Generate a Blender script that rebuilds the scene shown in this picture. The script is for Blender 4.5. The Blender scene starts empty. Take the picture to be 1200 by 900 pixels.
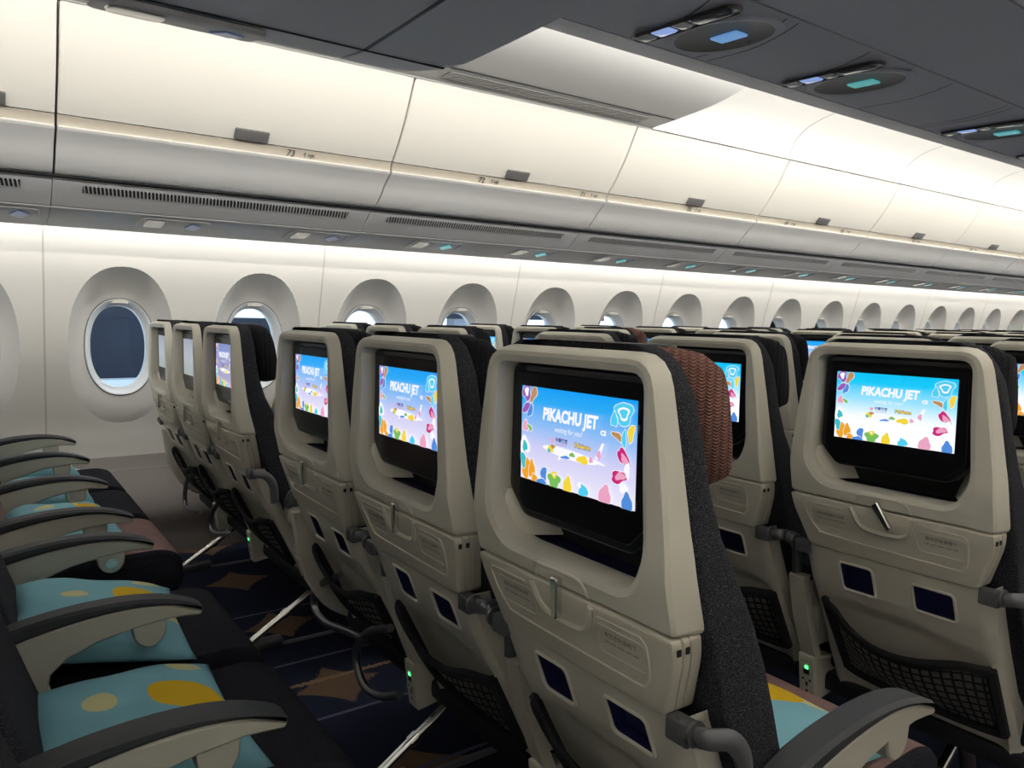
import bpy, bmesh, math, random
from mathutils import Vector, Matrix
random.seed(7)
PI = math.pi
S = bpy.context.scene
COL = S.collection

# ------------------------------------------------------------ camera
F_PX, YAW, PITCH, ROLL, EYE = 892.3, math.radians(54.824), math.radians(4.892), math.radians(0.980), 1.2
cd = bpy.data.cameras.new('camera'); cam = bpy.data.objects.new('camera', cd); COL.objects.link(cam)
cd.sensor_width = 36; cd.lens = F_PX / 1200 * 36; cd.clip_start = 0.03; cd.clip_end = 800
fw = Vector((-math.sin(YAW)*math.cos(PITCH), math.cos(YAW)*math.cos(PITCH), -math.sin(PITCH)))
r0 = Vector((math.cos(YAW), math.sin(YAW), 0)); u0 = r0.cross(fw)
rr = math.cos(ROLL)*r0 + math.sin(ROLL)*u0; uu = -math.sin(ROLL)*r0 + math.cos(ROLL)*u0
M = Matrix((rr, uu, -fw)).transposed().to_4x4(); M.translation = (0, 0, EYE)
cam.matrix_world = M
S.camera = cam

# ------------------------------------------------------------ world
w = bpy.data.worlds.new('world'); S.world = w; w.use_nodes = True
nt = w.node_tree; nt.nodes.clear()
o_ = nt.nodes.new('ShaderNodeOutputWorld'); b_ = nt.nodes.new('ShaderNodeBackground')
sky = nt.nodes.new('ShaderNodeTexSky'); sky.sky_type = 'HOSEK_WILKIE'; sky.turbidity = 8
sky.sun_direction = (-0.6, 0.3, 0.5)
mx = nt.nodes.new('ShaderNodeMix'); mx.data_type = 'RGBA'; mx.inputs[0].default_value = 0.75
nt.links.new(sky.outputs[0], mx.inputs[6]); mx.inputs[7].default_value = (0.86, 0.95, 1.0, 1)
nt.links.new(mx.outputs[2], b_.inputs[0]); b_.inputs[1].default_value = 2.6
nt.links.new(b_.outputs[0], o_.inputs[0])

# ------------------------------------------------------------ view
S.view_settings.view_transform = 'Standard'; S.view_settings.look = 'None'
S.view_settings.gamma = 1; S.view_settings.use_curve_mapping = False
S.view_settings.exposure = 0.0

# ------------------------------------------------------------ lamps: LED strips in the coves
def strip(name, p, direction, length, width, watts, color):
    l = bpy.data.lights.new(name, 'AREA'); l.shape = 'RECTANGLE'; l.size = length; l.size_y = width
    l.energy = watts; l.color = color
    o = bpy.data.objects.new(name, l); COL.objects.link(o)
    d = Vector(direction).normalized(); y = Vector((0, 1, 0))
    z = -d; x = y; yy = z.cross(x)
    m = Matrix((x, yy, z)).transposed().to_4x4(); m.translation = p; o.matrix_world = m
    return o
WARM = (1.0, 0.97, 0.90); NEUT = (1.0, 0.98, 0.93)
AX = -1.27                     # fuselage centre line
CEIL_W, WALL_W = 9.6, 2.2
STAR = 1.0                    # starboard strips run dimmer
Y0, Y1 = -3.0, 14.0
for sgn in (1, -1):
    def mxs(x): return AX + (x - AX) * sgn
    strip('ceiling_cove_light', (mxs(-1.822), (Y0+Y1)/2, 2.088), (-sgn*1.0, 0, 0.62), Y1-Y0-.4, 0.02, CEIL_W*(Y1-Y0)*(1 if sgn == 1 else STAR), WARM)
    strip('sidewall_cove_light', (mxs(-3.765), (Y0+Y1)/2, 1.60), (-sgn*0.5, 0, -1.0), Y1-Y0-.4, 0.03, WALL_W*(Y1-Y0)*(1 if sgn == 1 else STAR), NEUT)

# ------------------------------------------------------------ materials
def mat(name, col, rough=0.5, metal=0.0, spec=0.5, emis=None, estr=1.0, noise=0.0, nscale=40, bump=0.0, bscale=300, coat=0.0):
    m = bpy.data.materials.new(name); m.use_nodes = True; t = m.node_tree; b = t.nodes['Principled BSDF']
    b.inputs['Base Color'].default_value = (*col, 1); b.inputs['Roughness'].default_value = rough
    b.inputs['Metallic'].default_value = metal; b.inputs['Specular IOR Level'].default_value = spec
    b.inputs['Coat Weight'].default_value = coat
    if emis: b.inputs['Emission Color'].default_value = (*emis, 1); b.inputs['Emission Strength'].default_value = estr
    tc = t.nodes.new('ShaderNodeTexCoord')
    if noise:
        n = t.nodes.new('ShaderNodeTexNoise'); n.inputs['Scale'].default_value = nscale; n.inputs['Detail'].default_value = 4
        t.links.new(tc.outputs['Object'], n.inputs['Vector'])
        mr = t.nodes.new('ShaderNodeMapRange'); mr.inputs[3].default_value = 1-noise; mr.inputs[4].default_value = 1+noise
        t.links.new(n.outputs[0], mr.inputs[0])
        mm = t.nodes.new('ShaderNodeMix'); mm.data_type = 'RGBA'; mm.blend_type = 'MULTIPLY'; mm.inputs[0].default_value = 1
        mm.inputs[6].default_value = (*col, 1); t.links.new(mr.outputs[0], mm.inputs[7]); t.links.new(mm.outputs[2], b.inputs['Base Color'])
    if bump:
        n = t.nodes.new('ShaderNodeTexNoise'); n.inputs['Scale'].default_value = bscale
        t.links.new(tc.outputs['Object'], n.inputs['Vector'])
        bp = t.nodes.new('ShaderNodeBump'); bp.inputs['Strength'].default_value = bump; bp.inputs['Distance'].default_value = 0.002
        t.links.new(n.outputs[0], bp.inputs['Height']); t.links.new(bp.outputs[0], b.inputs['Normal'])
    return m
def mth(t, op, a, b=None, c=None):
    n = t.nodes.new('ShaderNodeMath'); n.operation = op
    for i, v in enumerate((a, b, c)):
        if v is None: continue
        if isinstance(v, (int, float)): n.inputs[i].default_value = v
        else: t.links.new(v, n.inputs[i])
    return n.outputs[0]
def mixc(t, f, a, b):
    n = t.nodes.new('ShaderNodeMix'); n.data_type = 'RGBA'
    if isinstance(f, (int, float)): n.inputs[0].default_value = f
    else: t.links.new(f, n.inputs[0])
    for i, v in ((6, a), (7, b)):
        if isinstance(v, tuple): n.inputs[i].default_value = (*v, 1)
        else: t.links.new(v, n.inputs[i])
    return n.outputs[2]

SHELL = mat('seat_shell_plastic', (0.60, 0.57, 0.485), 0.42, bump=0.04, bscale=900)
SHELL2 = mat('tray_plastic', (0.55, 0.515, 0.43), 0.45, bump=0.04, bscale=900)
BLACK = mat('black_gloss_plastic', (0.006, 0.006, 0.008), 0.22)
BLACKM = mat('black_matte_plastic', (0.010, 0.010, 0.012), 0.55)
NAVYP = mat('navy_liner', (0.012, 0.012, 0.075), 0.5)
GREYM = mat('grey_bracket_metal', (0.13, 0.13, 0.14), 0.42, metal=0.4)
CHROME = mat('polished_metal', (0.75, 0.74, 0.70), 0.18, metal=1.0)
TUBE = mat('brushed_tube_metal', (0.22, 0.22, 0.23), 0.35, metal=0.8)
PAD = mat('armrest_pad_rubber', (0.032, 0.034, 0.039), 0.55)
ARM = mat('armrest_plastic', (0.46, 0.44, 0.37), 0.45)
INK = mat('print_ink', (0.05, 0.05, 0.05), 0.7)
LED = mat('green_indicator_lamp', (0.0, 0.3, 0.05), 0.4, emis=(0.05, 1.0, 0.15), estr=6)
HGREY = mat('headrest_top_plastic', (0.07, 0.075, 0.085), 0.5)
AISLEP = mat('aisle_ceiling_plastic', (0.46, 0.46, 0.45), 0.5)

def fabric(name, base, speck, thr=0.66, strength=0.6, scale=700):
    m = bpy.data.materials.new(name); m.use_nodes = True; t = m.node_tree; b = t.nodes['Principled BSDF']
    tc = t.nodes.new('ShaderNodeTexCoord')
    n = t.nodes.new('ShaderNodeTexNoise'); n.inputs['Scale'].default_value = scale; n.inputs['Detail'].default_value = 1
    t.links.new(tc.outputs['Object'], n.inputs['Vector'])
    f = mth(t, 'MULTIPLY', mth(t, 'SUBTRACT', n.outputs[0], thr-0.06), 8.0)
    cl = t.nodes.new('ShaderNodeClamp'); t.links.new(f, cl.inputs[0])
    t.links.new(mixc(t, mth(t, 'MULTIPLY', cl.outputs[0], strength), base, speck), b.inputs['Base Color'])
    b.inputs['Roughness'].default_value = 0.9; b.inputs['Specular IOR Level'].default_value = 0.15
    bp = t.nodes.new('ShaderNodeBump'); bp.inputs['Strength'].default_value = 0.5; bp.inputs['Distance'].default_value = 0.002
    t.links.new(n.outputs[0], bp.inputs['Height']); t.links.new(bp.outputs[0], b.inputs['Normal'])
    return m
CHAR = fabric('charcoal_weave_fabric', (0.016, 0.016, 0.021), (0.20, 0.20, 0.23), 0.61, 0.5, 800)
CUSH = fabric('dark_seat_fabric', (0.013, 0.013, 0.018), (0.05, 0.05, 0.07), 0.62, 0.6, 500)
def knit(name, base, dark):
    m = bpy.data.materials.new(name); m.use_nodes = True; t = m.node_tree; b = t.nodes['Principled BSDF']
    tc = t.nodes.new('ShaderNodeTexCoord'); sp = t.nodes.new('ShaderNodeSeparateXYZ'); t.links.new(tc.outputs['Object'], sp.inputs[0])
    a = mth(t, 'ABSOLUTE', mth(t, 'SINE', mth(t, 'MULTIPLY', mth(t, 'ADD', sp.outputs[0], sp.outputs[1]), 210.0)))
    bb = mth(t, 'SINE', mth(t, 'MULTIPLY', mth(t, 'ADD', sp.outputs[2], mth(t, 'MULTIPLY', a, 0.003)), 1500.0))
    h = mth(t, 'ADD', mth(t, 'MULTIPLY', bb, 0.5), a)
    n = t.nodes.new('ShaderNodeTexNoise'); n.inputs['Scale'].default_value = 350; t.links.new(tc.outputs['Object'], n.inputs['Vector'])
    h2 = mth(t, 'ADD', h, n.outputs[0])
    fac = mth(t, 'MULTIPLY', h2, 0.42)
    cl = t.nodes.new('ShaderNodeClamp'); t.links.new(fac, cl.inputs[0])
    t.links.new(mixc(t, cl.outputs[0], dark, base), b.inputs['Base Color'])
    b.inputs['Roughness'].default_value = 0.9; b.inputs['Specular IOR Level'].default_value = 0.2
    bp = t.nodes.new('ShaderNodeBump'); bp.inputs['Strength'].default_value = 0.7; bp.inputs['Distance'].default_value = 0.003
    t.links.new(h2, bp.inputs['Height']); t.links.new(bp.outputs[0], b.inputs['Normal'])
    return m
MAUVE = knit('mauve_knit_fabric', (0.30, 0.155, 0.125), (0.10, 0.042, 0.034))
MAUVEC = fabric('mauve_cushion_fabric', (0.21, 0.125, 0.115), (0.33, 0.22, 0.20), 0.55, 0.6, 500)
DKNIT = knit('charcoal_knit_fabric', (0.03, 0.03, 0.036), (0.010, 0.010, 0.013))

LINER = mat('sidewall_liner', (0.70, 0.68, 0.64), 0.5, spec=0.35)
LINER_SHADE = mat('sidewall_liner_shaded', (0.31, 0.28, 0.265), 0.5, spec=0.35)  # same liner, colour darkened for the dim light and seat bounce low down
BIN = mat('bin_door_plastic', (0.80, 0.77, 0.71), 0.38)
BINL = mat('bin_lower_plastic', (0.76, 0.755, 0.75), 0.42)
BAND = mat('bin_band_plastic', (0.50, 0.45, 0.37), 0.40)
PANEL = mat('service_panel_plastic', (0.52, 0.52, 0.53), 0.42)
CENTRE = mat('centre_ceiling_plastic', (0.56, 0.58, 0.66), 0.5)
CEILM = mat('ceiling_plastic', (0.82, 0.81, 0.78), 0.5)
DARKGAP = mat('gap_shadow_rubber', (0.02, 0.02, 0.02), 0.8)
SEAM = mat('joint_strip', (0.50, 0.48, 0.44), 0.6)
HANDLE = mat('bin_latch_plastic', (0.20, 0.19, 0.19), 0.4, metal=0.3)
OLIVE = mat('olive_grey_plastic', (0.17, 0.165, 0.14), 0.4)
GLASSL = mat('lens_plastic', (0.42, 0.42, 0.40), 0.15, coat=1)
DISPB = mat('blue_sign_display', (0.02, 0.05, 0.1), 0.2, emis=(0.12, 0.28, 0.55), estr=0.9)
DISPT = mat('teal_sign_display', (0.02, 0.08, 0.08), 0.2, emis=(0.07, 0.33, 0.34), estr=0.9)
DISPN = mat('dim_sign_display', (0.05, 0.06, 0.12), 0.15, emis=(0.05, 0.08, 0.16), estr=0.6)
GLASSC = mat('centre_lens_plastic', (.75, .75, .74), .15, coat=1)
DIML = mat('smoked_lens', (.10, .10, .11), .12, coat=1)
BLUEL = mat('blue_reading_lens', (0.2, 0.3, 0.6), 0.1, emis=(0.35, 0.5, 0.95), estr=0.7, coat=1)
def net_material():
    m = bpy.data.materials.new('pocket_netting'); m.use_nodes = True; t = m.node_tree; b = t.nodes['Principled BSDF']
    b.inputs['Base Color'].default_value = (0.008, 0.008, 0.009, 1); b.inputs['Roughness'].default_value = 0.8
    uv = t.nodes.new('ShaderNodeUVMap'); sp = t.nodes.new('ShaderNodeSeparateXYZ'); t.links.new(uv.outputs[0], sp.inputs[0])
    fs = []
    for i, k in ((0, 20.0), (1, 9.0)):
        f = mth(t, 'FRACT', mth(t, 'MULTIPLY', sp.outputs[i], k)); fs.append(mth(t, 'LESS_THAN', f, 0.26))
    t.links.new(mth(t, 'MAXIMUM', mth(t, 'MAXIMUM', fs[0], fs[1]), 0.45), b.inputs['Alpha'])
    return m
NET = net_material()
RIMC = mat('pocket_elastic', (0.008, 0.008, 0.010), 0.85)

def carpet():
    m = bpy.data.materials.new('patterned_carpet'); m.use_nodes = True; t = m.node_tree; b = t.nodes['Principled BSDF']
    g = t.nodes.new('ShaderNodeNewGeometry'); sp = t.nodes.new('ShaderNodeSeparateXYZ')
    n0 = t.nodes.new('ShaderNodeTexNoise'); n0.inputs['Scale'].default_value = 90; t.links.new(g.outputs['Position'], n0.inputs['Vector'])
    jit = mth(t, 'MULTIPLY', mth(t, 'SUBTRACT', n0.outputs[0], 0.5), 0.03)
    t.links.new(g.outputs['Position'], sp.inputs[0])
    L = 0.58
    def cell(v, off):
        q = mth(t, 'DIVIDE', mth(t, 'SUBTRACT', mth(t, 'ADD', v, jit), off), L)
        return mth(t, 'MULTIPLY', mth(t, 'SUBTRACT', q, mth(t, 'ROUND', q)), L)
    x = cell(sp.outputs[0], -3.44 + L/2); y = cell(sp.outputs[1], 0.93 + L/2)
    d = mth(t, 'SQRT', mth(t, 'ADD', mth(t, 'MULTIPLY', x, x), mth(t, 'MULTIPLY', y, y)))
    br = mth(t, 'GREATER_THAN', d, 0.325)
    n1 = t.nodes.new('ShaderNodeTexNoise'); n1.inputs['Scale'].default_value = 500; t.links.new(g.outputs['Position'], n1.inputs['Vector'])
    base = mixc(t, n1.outputs[0], (0.010, 0.013, 0.030), (0.022, 0.026, 0.050))
    c = mixc(t, br, base, (0.15, 0.095, 0.06))
    lines = None; lb = None
    for xx in (-2.505, -2.10, -1.72, -3.01, -1.1, -0.55):
        f = mth(t, 'LESS_THAN', mth(t, 'ABSOLUTE', mth(t, 'SUBTRACT', sp.outputs[0], xx)), 0.007)
        lines = f if lines is None else mth(t, 'MAXIMUM', lines, f)
    q = mth(t, 'LESS_THAN', mth(t, 'ABSOLUTE', mth(t, 'SUBTRACT', mth(t, 'ADD', sp.outputs[0], jit), -2.336)), 0.010)
    ny = t.nodes.new('ShaderNodeTexNoise'); ny.inputs['Scale'].default_value = 1.3; t.links.new(g.outputs['Position'], ny.inputs['Vector'])
    c = mixc(t, mth(t, 'MULTIPLY', q, mth(t, 'GREATER_THAN', ny.outputs[0], 0.45)), c, (0.23, 0.15, 0.09))
    c = mixc(t, lines, c, (0.10, 0.10, 0.17))
    t.links.new(c, b.inputs['Base Color']); b.inputs['Roughness'].default_value = 0.95; b.inputs['Specular IOR Level'].default_value = 0.1
    bp = t.nodes.new('ShaderNodeBump'); bp.inputs['Strength'].default_value = 0.6; bp.inputs['Distance'].default_value = 0.003
    t.links.new(n1.outputs[0], bp.inputs['Height']); t.links.new(bp.outputs[0], b.inputs['Normal'])
    return m
CARPET = carpet()

# ------------------------------------------------------------ mesh helpers
def link(name, me, parent=None):
    o = bpy.data.objects.new(name, me); COL.objects.link(o)
    if parent is not None: o.parent = parent
    return o
class MB:
    def __init__(s): s.v = []; s.f = []; s.m = []; s.uv = {}
    def add(s, vs, fs, mi=0):
        n = len(s.v); s.v += [tuple(p) for p in vs]; s.f += [tuple(i+n for i in f) for f in fs]; s.m += [mi]*len(fs)
        return s
    def loft(s, loops, mi=0, cap0=False, cap1=False, closed=True):
        n = len(loops[0]); vs = [p for l in loops for p in l]; fs = []
        for a in range(len(loops)-1):
            for i in range(n if closed else n-1):
                j = (i+1) % n
                fs.append((a*n+i, a*n+j, (a+1)*n+j, (a+1)*n+i))
        if cap0: fs.append(tuple(reversed(range(n))))
        if cap1: fs.append(tuple((len(loops)-1)*n+i for i in range(n)))
        return s.add(vs, fs, mi)
    def box(s, a, b, mi=0):
        (x0, y0, z0), (x1, y1, z1) = a, b
        vs = [(x0,y0,z0),(x1,y0,z0),(x1,y1,z0),(x0,y1,z0),(x0,y0,z1),(x1,y0,z1),(x1,y1,z1),(x0,y1,z1)]
        return s.add(vs, [(0,3,2,1),(4,5,6,7),(0,1,5,4),(1,2,6,5),(2,3,7,6),(3,0,4,7)], mi)
    def rbox(s, a, b, r=0.004, mi=0, seg=2):
        (x0, y0, z0), (x1, y1, z1) = a, b
        loops = []
        def rl(i, y):
            return [(p[0], y, p[1]) for p in rpoly([(x0+i, z0+i), (x1-i, z0+i), (x1-i, z1-i), (x0+i, z1-i)], r, seg)]
        loops = [rl(r, y0), rl(r*.3, y0+r*.3), rl(0, y0+r), rl(0, y1-r), rl(r*.3, y1-r*.3), rl(r, y1)]
        return s.loft(loops, mi, True, True)
    def prism_x(s, prof, x0, x1, mi=0, bev=0.0):
        # profile of (y, z) extruded along x with a small bevel
        if bev:
            c = (sum(p[0] for p in prof)/len(prof), sum(p[1] for p in prof)/len(prof))
            ins = inset(prof, bev)
            ls = [[(x0, *p) for p in ins], [(x0+bev, *p) for p in prof], [(x1-bev, *p) for p in prof], [(x1, *p) for p in ins]]
        else: ls = [[(x0, *p) for p in prof], [(x1, *p) for p in prof]]
        return s.loft(ls, mi, True, True)
    def prism_y(s, prof, y0, y1, mi=0, bev=0.0):
        if bev:
            ins = inset(prof, bev)
            ls = [[(p[0], y0, p[1]) for p in ins], [(p[0], y0+bev, p[1]) for p in prof], [(p[0], y1-bev, p[1]) for p in prof], [(p[0], y1, p[1]) for p in ins]]
        else: ls = [[(p[0], y0, p[1]) for p in prof], [(p[0], y1, p[1]) for p in prof]]
        return s.loft(ls, mi, True, True)
    def tube(s, pts, r, n=8, mi=0, sx=1.0, smooth=True, cap=True):
        P = [Vector(p) for p in pts]
        if smooth: P = catmull(P)
        rs = r if isinstance(r, (list, tuple)) else [r]*len(P)
        loops = []; up = None
        for i, p in enumerate(P):
            d = (P[min(i+1, len(P)-1)] - P[max(i-1, 0)]).normalized()
            if up is None:
                up = Vector((0, 0, 1)) if abs(d.z) < 0.9 else Vector((1, 0, 0))
            a = d.cross(up).normalized(); up = a.cross(d).normalized()
            rad = rs[min(i, len(rs)-1)]
            loops.append([p + rad*(math.cos(2*PI*k/n)*a*sx + math.sin(2*PI*k/n)*up) for k in range(n)])
        return s.loft(loops, mi, cap, cap)
    def mesh(s, name, mats, smooth=40):
        me = bpy.data.meshes.new(name); me.from_pydata(s.v, [], s.f)
        if not isinstance(mats, (list, tuple)): mats = [mats]
        for m in mats: me.materials.append(m)
        me.polygons.foreach_set('material_index', s.m)
        bm = bmesh.new(); bm.from_mesh(me); bmesh.ops.recalc_face_normals(bm, faces=bm.faces) if not getattr(s, 'raw', False) else None
        bm.to_mesh(me); bm.free()
        if smooth:
            me.polygons.foreach_set('use_smooth', [True]*len(me.polygons))
            try: me.set_sharp_from_angle(angle=math.radians(smooth))
            except Exception: pass
        me.update(); return me
    def obj(s, name, mats, parent=None, smooth=40):
        return link(name, s.mesh(name, mats, smooth), parent)
def catmull(P, k=5):
    out = []
    for i in range(len(P)-1):
        a = P[i-1] if i > 0 else P[i]*2-P[i+1]; b = P[i]; c = P[i+1]; d = P[i+2] if i+2 < len(P) else P[i+1]*2-P[i]
        for j in range(k):
            t = j/k
            out.append(0.5*((2*b)+(c-a)*t+(2*a-5*b+4*c-d)*t*t+(3*b-a-3*c+d)*t**3))
    out.append(P[-1]); return out
def rpoly(pts, r, seg=4):
    out = []; n = len(pts)
    for i, p in enumerate(pts):
        ri = r[i] if isinstance(r, (list, tuple)) else r
        p = Vector(p); a = Vector(pts[i-1]); b = Vector(pts[(i+1) % n])
        da = (a-p); db = (b-p); la, lb = da.length, db.length
        ri = min(ri, la*.49, lb*.49)
        A = p+da/la*ri; B = p+db/lb*ri
        for k in range(seg+1):
            t = k/seg; q = A*(1-t)**2 + p*2*t*(1-t) + B*t*t; out.append((q.x, q.y))
    return out
def inset(prof, d):
    n = len(prof); out = []
    ar = sum(prof[i][0]*prof[(i+1) % n][1]-prof[(i+1) % n][0]*prof[i][1] for i in range(n))
    sg = 1 if ar > 0 else -1
    for i in range(n):
        p = Vector(prof[i]); a = Vector(prof[i-1]); b = Vector(prof[(i+1) % n])
        t = (b-a)
        if t.length < 1e-9: out.append(tuple(p)); continue
        t.normalize(); nn = Vector((-t.y, t.x))*sg; out.append(tuple(p+nn*d))
    return out
def interp(tab, z):
    tab = sorted(tab)
    if z <= tab[0][0]: return tab[0][1]
    for (a, b), (c, d) in zip(tab, tab[1:]):
        if z <= c: return b+(d-b)*(z-a)/(c-a)
    return tab[-1][1]
def tagit(o, label, cat, group=None):
    o['label'] = label; o['category'] = cat
    if group: o['group'] = group
    return o
def struct(o): o['kind'] = 'structure'; return o
def empty(name, loc, parent=None):
    o = bpy.data.objects.new(name, None); COL.objects.link(o); o.location = loc; o.empty_display_size = .05
    if parent is not None: o.parent = parent
    return o
def copy_tree(o, parent=None):
    c = o.copy(); COL.objects.link(c)
    if parent is not None: c.parent = parent
    for ch in list(o.children): copy_tree(ch, c)
    return c
_font = {}
def text_geo(s, size, align='CENTER', shear=0.0, offset=0.0, sx=1.0):
    cu = bpy.data.curves.new('lettering', 'FONT'); cu.body = s; cu.size = size; cu.align_x = align; cu.align_y = 'CENTER'
    cu.shear = shear; cu.offset = offset; cu.resolution_u = 3
    o = bpy.data.objects.new('lettering', cu); COL.objects.link(o)
    dg = bpy.context.evaluated_depsgraph_get(); dg.update()
    me = bpy.data.meshes.new_from_object(o.evaluated_get(dg))
    vs = [(v.co.x*sx, v.co.y) for v in me.vertices]; fs = [tuple(p.vertices) for p in me.polygons]
    bpy.data.objects.remove(o); bpy.data.curves.remove(cu); bpy.data.meshes.remove(me)
    return vs, fs

# ------------------------------------------------------------ the cabin shell
BAY = 1.27; YB = 1.522          # bin joints lie at YB + k*BAY
WALLX = [(0.00, -4.03), (0.13, -4.03), (0.20, -3.985), (0.30, -4.01), (0.432, -4.075), (0.50, -4.095), (0.65, -4.095), (0.85, -4.055), (1.05, -4.010),
         (1.255, -3.965), (1.38, -3.93), (1.56, -3.885), (1.68, -3.865)]
def smoothtab(tab, z):
    return (interp(tab, z-.025)+interp(tab, z)+interp(tab, z+.025))/3
def wx(z): return smoothtab(WALLX, z)

mb = MB(); mb.box((-4.3, Y0, -0.05), (1.9, Y1, 0.0)); struct(mb.obj('floor', CARPET))

# left wall: one cell per window, polar mapped round an oval hole
WY0, WP = 0.567, 0.635
WA, WB_, WZ = 0.225, 0.372, 1.037
K0, K1 = -5, 20
def sup(a, b, th, e=2.25):
    c, s = math.cos(th), math.sin(th)
    return a*math.copysign(abs(c)**(2/e), c), b*math.copysign(abs(s)**(2/e), s)
ZB, ZT = 0.0, 1.70
wall = MB()
NA = 64
def cell_ray(th, hy, zlo, zhi):
    c, s = math.cos(th), math.sin(th); ts = []
    if abs(c) > 1e-9: ts.append(hy/abs(c))
    if s > 1e-9: ts.append((zhi-WZ)/s)
    if s < -1e-9: ts.append((zlo-WZ)/s)
    t = min(ts); return c*t, s*t
angs = sorted(set([round(2*PI*i/NA, 6) for i in range(NA)] +
      [round(math.atan2(z-WZ, y) % (2*PI), 6) for y in (-.3175, .3175) for z in (0.50, 1.55)]))
for k in range(K0, K1):
    yc = WY0 + WP*k
    seam_l = (k % 2 == 0); 
    def Y(y):  # small joint gap between wall panels (a joint every second window)
        return yc + y
    loops = []
    for q in range(7):
        t = q/6; lp = []
        for th in angs:
            iy, iz = sup(WA, WB_, th)
            oy, oz = cell_ray(th, .3175, .50, 1.55)
            # direction of superellipse point differs from ray; blend positions
            y = iy*(1-t)+oy*t; z = WZ+iz*(1-t)+oz*t
            lp.append((wx(z), Y(y), z))
        loops.append(lp)
    wall.loft(loops)
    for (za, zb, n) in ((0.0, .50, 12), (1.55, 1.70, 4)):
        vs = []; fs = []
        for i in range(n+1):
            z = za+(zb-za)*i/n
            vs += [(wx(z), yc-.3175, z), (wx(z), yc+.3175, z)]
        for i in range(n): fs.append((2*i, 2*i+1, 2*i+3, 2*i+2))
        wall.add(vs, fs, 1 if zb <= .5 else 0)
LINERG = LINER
struct(wall.obj('wall_left', [LINER, LINER_SHADE], smooth=60))
# joints of the wall panels
for k in range(-2, 10):
    y = YB + BAY*k
    mb = MB(); lo = []
    for i in range(30):
        z = 0.14+(1.62-.14)*i/29
        lo.append([(wx(z)+.0008, y-.0035, z), (wx(z)+.002, y, z), (wx(z)+.0008, y+.0035, z)])
    mb.loft(lo, closed=False); struct(mb.obj('trim_%d' % (k+3), SEAM, smooth=0))
# dado joint line
mb = MB(); mb.box((wx(.436)-.002, Y0, .434), (wx(.436)+.0025, Y1, .438)); struct(mb.obj('trim_20', SEAM))

# windows
GLASS = bpy.data.materials.new('window_glass'); GLASS.use_nodes = True
t = GLASS.node_tree; t.nodes.clear(); oo = t.nodes.new('ShaderNodeOutputMaterial'); tr = t.nodes.new('ShaderNodeBsdfTransparent'); gl = t.nodes.new('ShaderNodeBsdfGlossy')
tr.inputs[0].default_value = (.86, .93, 1, 1); gl.inputs['Roughness'].default_value = 0.03; ms = t.nodes.new('ShaderNodeMixShader'); fr = t.nodes.new('ShaderNodeFresnel'); fr.inputs[0].default_value = 1.25
t.links.new(fr.outputs[0], ms.inputs[0]); t.links.new(tr.outputs[0], ms.inputs[1]); t.links.new(gl.outputs[0], ms.inputs[2]); t.links.new(ms.outputs[0], oo.inputs[0])
SHROUD = mat('window_shroud', (0.62, 0.61, 0.585), 0.5)
RINGM = mat('window_ring', (0.80, 0.82, 0.84), 0.35)
def window_meshes():
    def lp(a, b, xf, cz=WZ, n=48, e=2.25):
        r = []
        for i in range(n):
            y, z = sup(a, b, 2*PI*i/n, e); r.append((xf(cz+z) if callable(xf) else xf, y, cz+z))
        return r
    sh = MB(); loops = [lp(WA, WB_, wx)]
    for q in range(1, 9):
        t = q/8; a = WA+(.152-WA)*t; b = WB_+(.232-WB_)*t
        e = 1-(1-t)**1.7
        loops.append(lp(a, b, lambda z, e=e: wx(z)*(1-e)+(-4.075)*e, WZ-.004*t))
    sh.loft(loops)
    rg = MB(); cz = WZ-.004
    ls = [lp(.152, .232, -4.075, cz), lp(.149, .229, -4.070, cz), lp(.145, .225, -4.071, cz), lp(.140, .220, -4.085, cz), lp(.128, .206, -4.125, cz), lp(.122, .198, -4.128, cz), lp(.120, .196, -4.16, cz)]
    rg.loft(ls)
    gs = MB(); gs.loft([lp(.124, .200, -4.135, cz), lp(.124, .200, -4.139, cz)], 0, True, True)
    lt = MB(); n = 16
    lt.prism_x([(0.036*math.cos(PI*i/n), 1.243+.016*math.sin(PI*i/n)) for i in range(n+1)], -4.085, -4.052)
    jt = MB(); jt.loft([lp(.1545, .2345, -4.0735, WZ-.004), lp(.1515, .2315, -4.0715, WZ-.004)])
    return (jt.mesh('ring_joint', mat('ring_joint_rubber', (.10, .10, .10), .7), 0), sh.mesh('window_shroud', SHROUD, 60), rg.mesh('window_ring', RINGM, 60), gs.mesh('window_pane', GLASS, 0), lt.mesh('shade_latch', BIN, 0))
WM = window_meshes()
for i, k in enumerate(range(K0, K1)):
    e = struct(empty('window_%d' % (i+1), (0, WY0+WP*k, 0)))
    link('ring_joint', WM[0], e); link('window_shroud', WM[1], e); link('window_ring', WM[2], e); link('window_pane', WM[3], e); link('shade_latch', WM[4], e)
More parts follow.
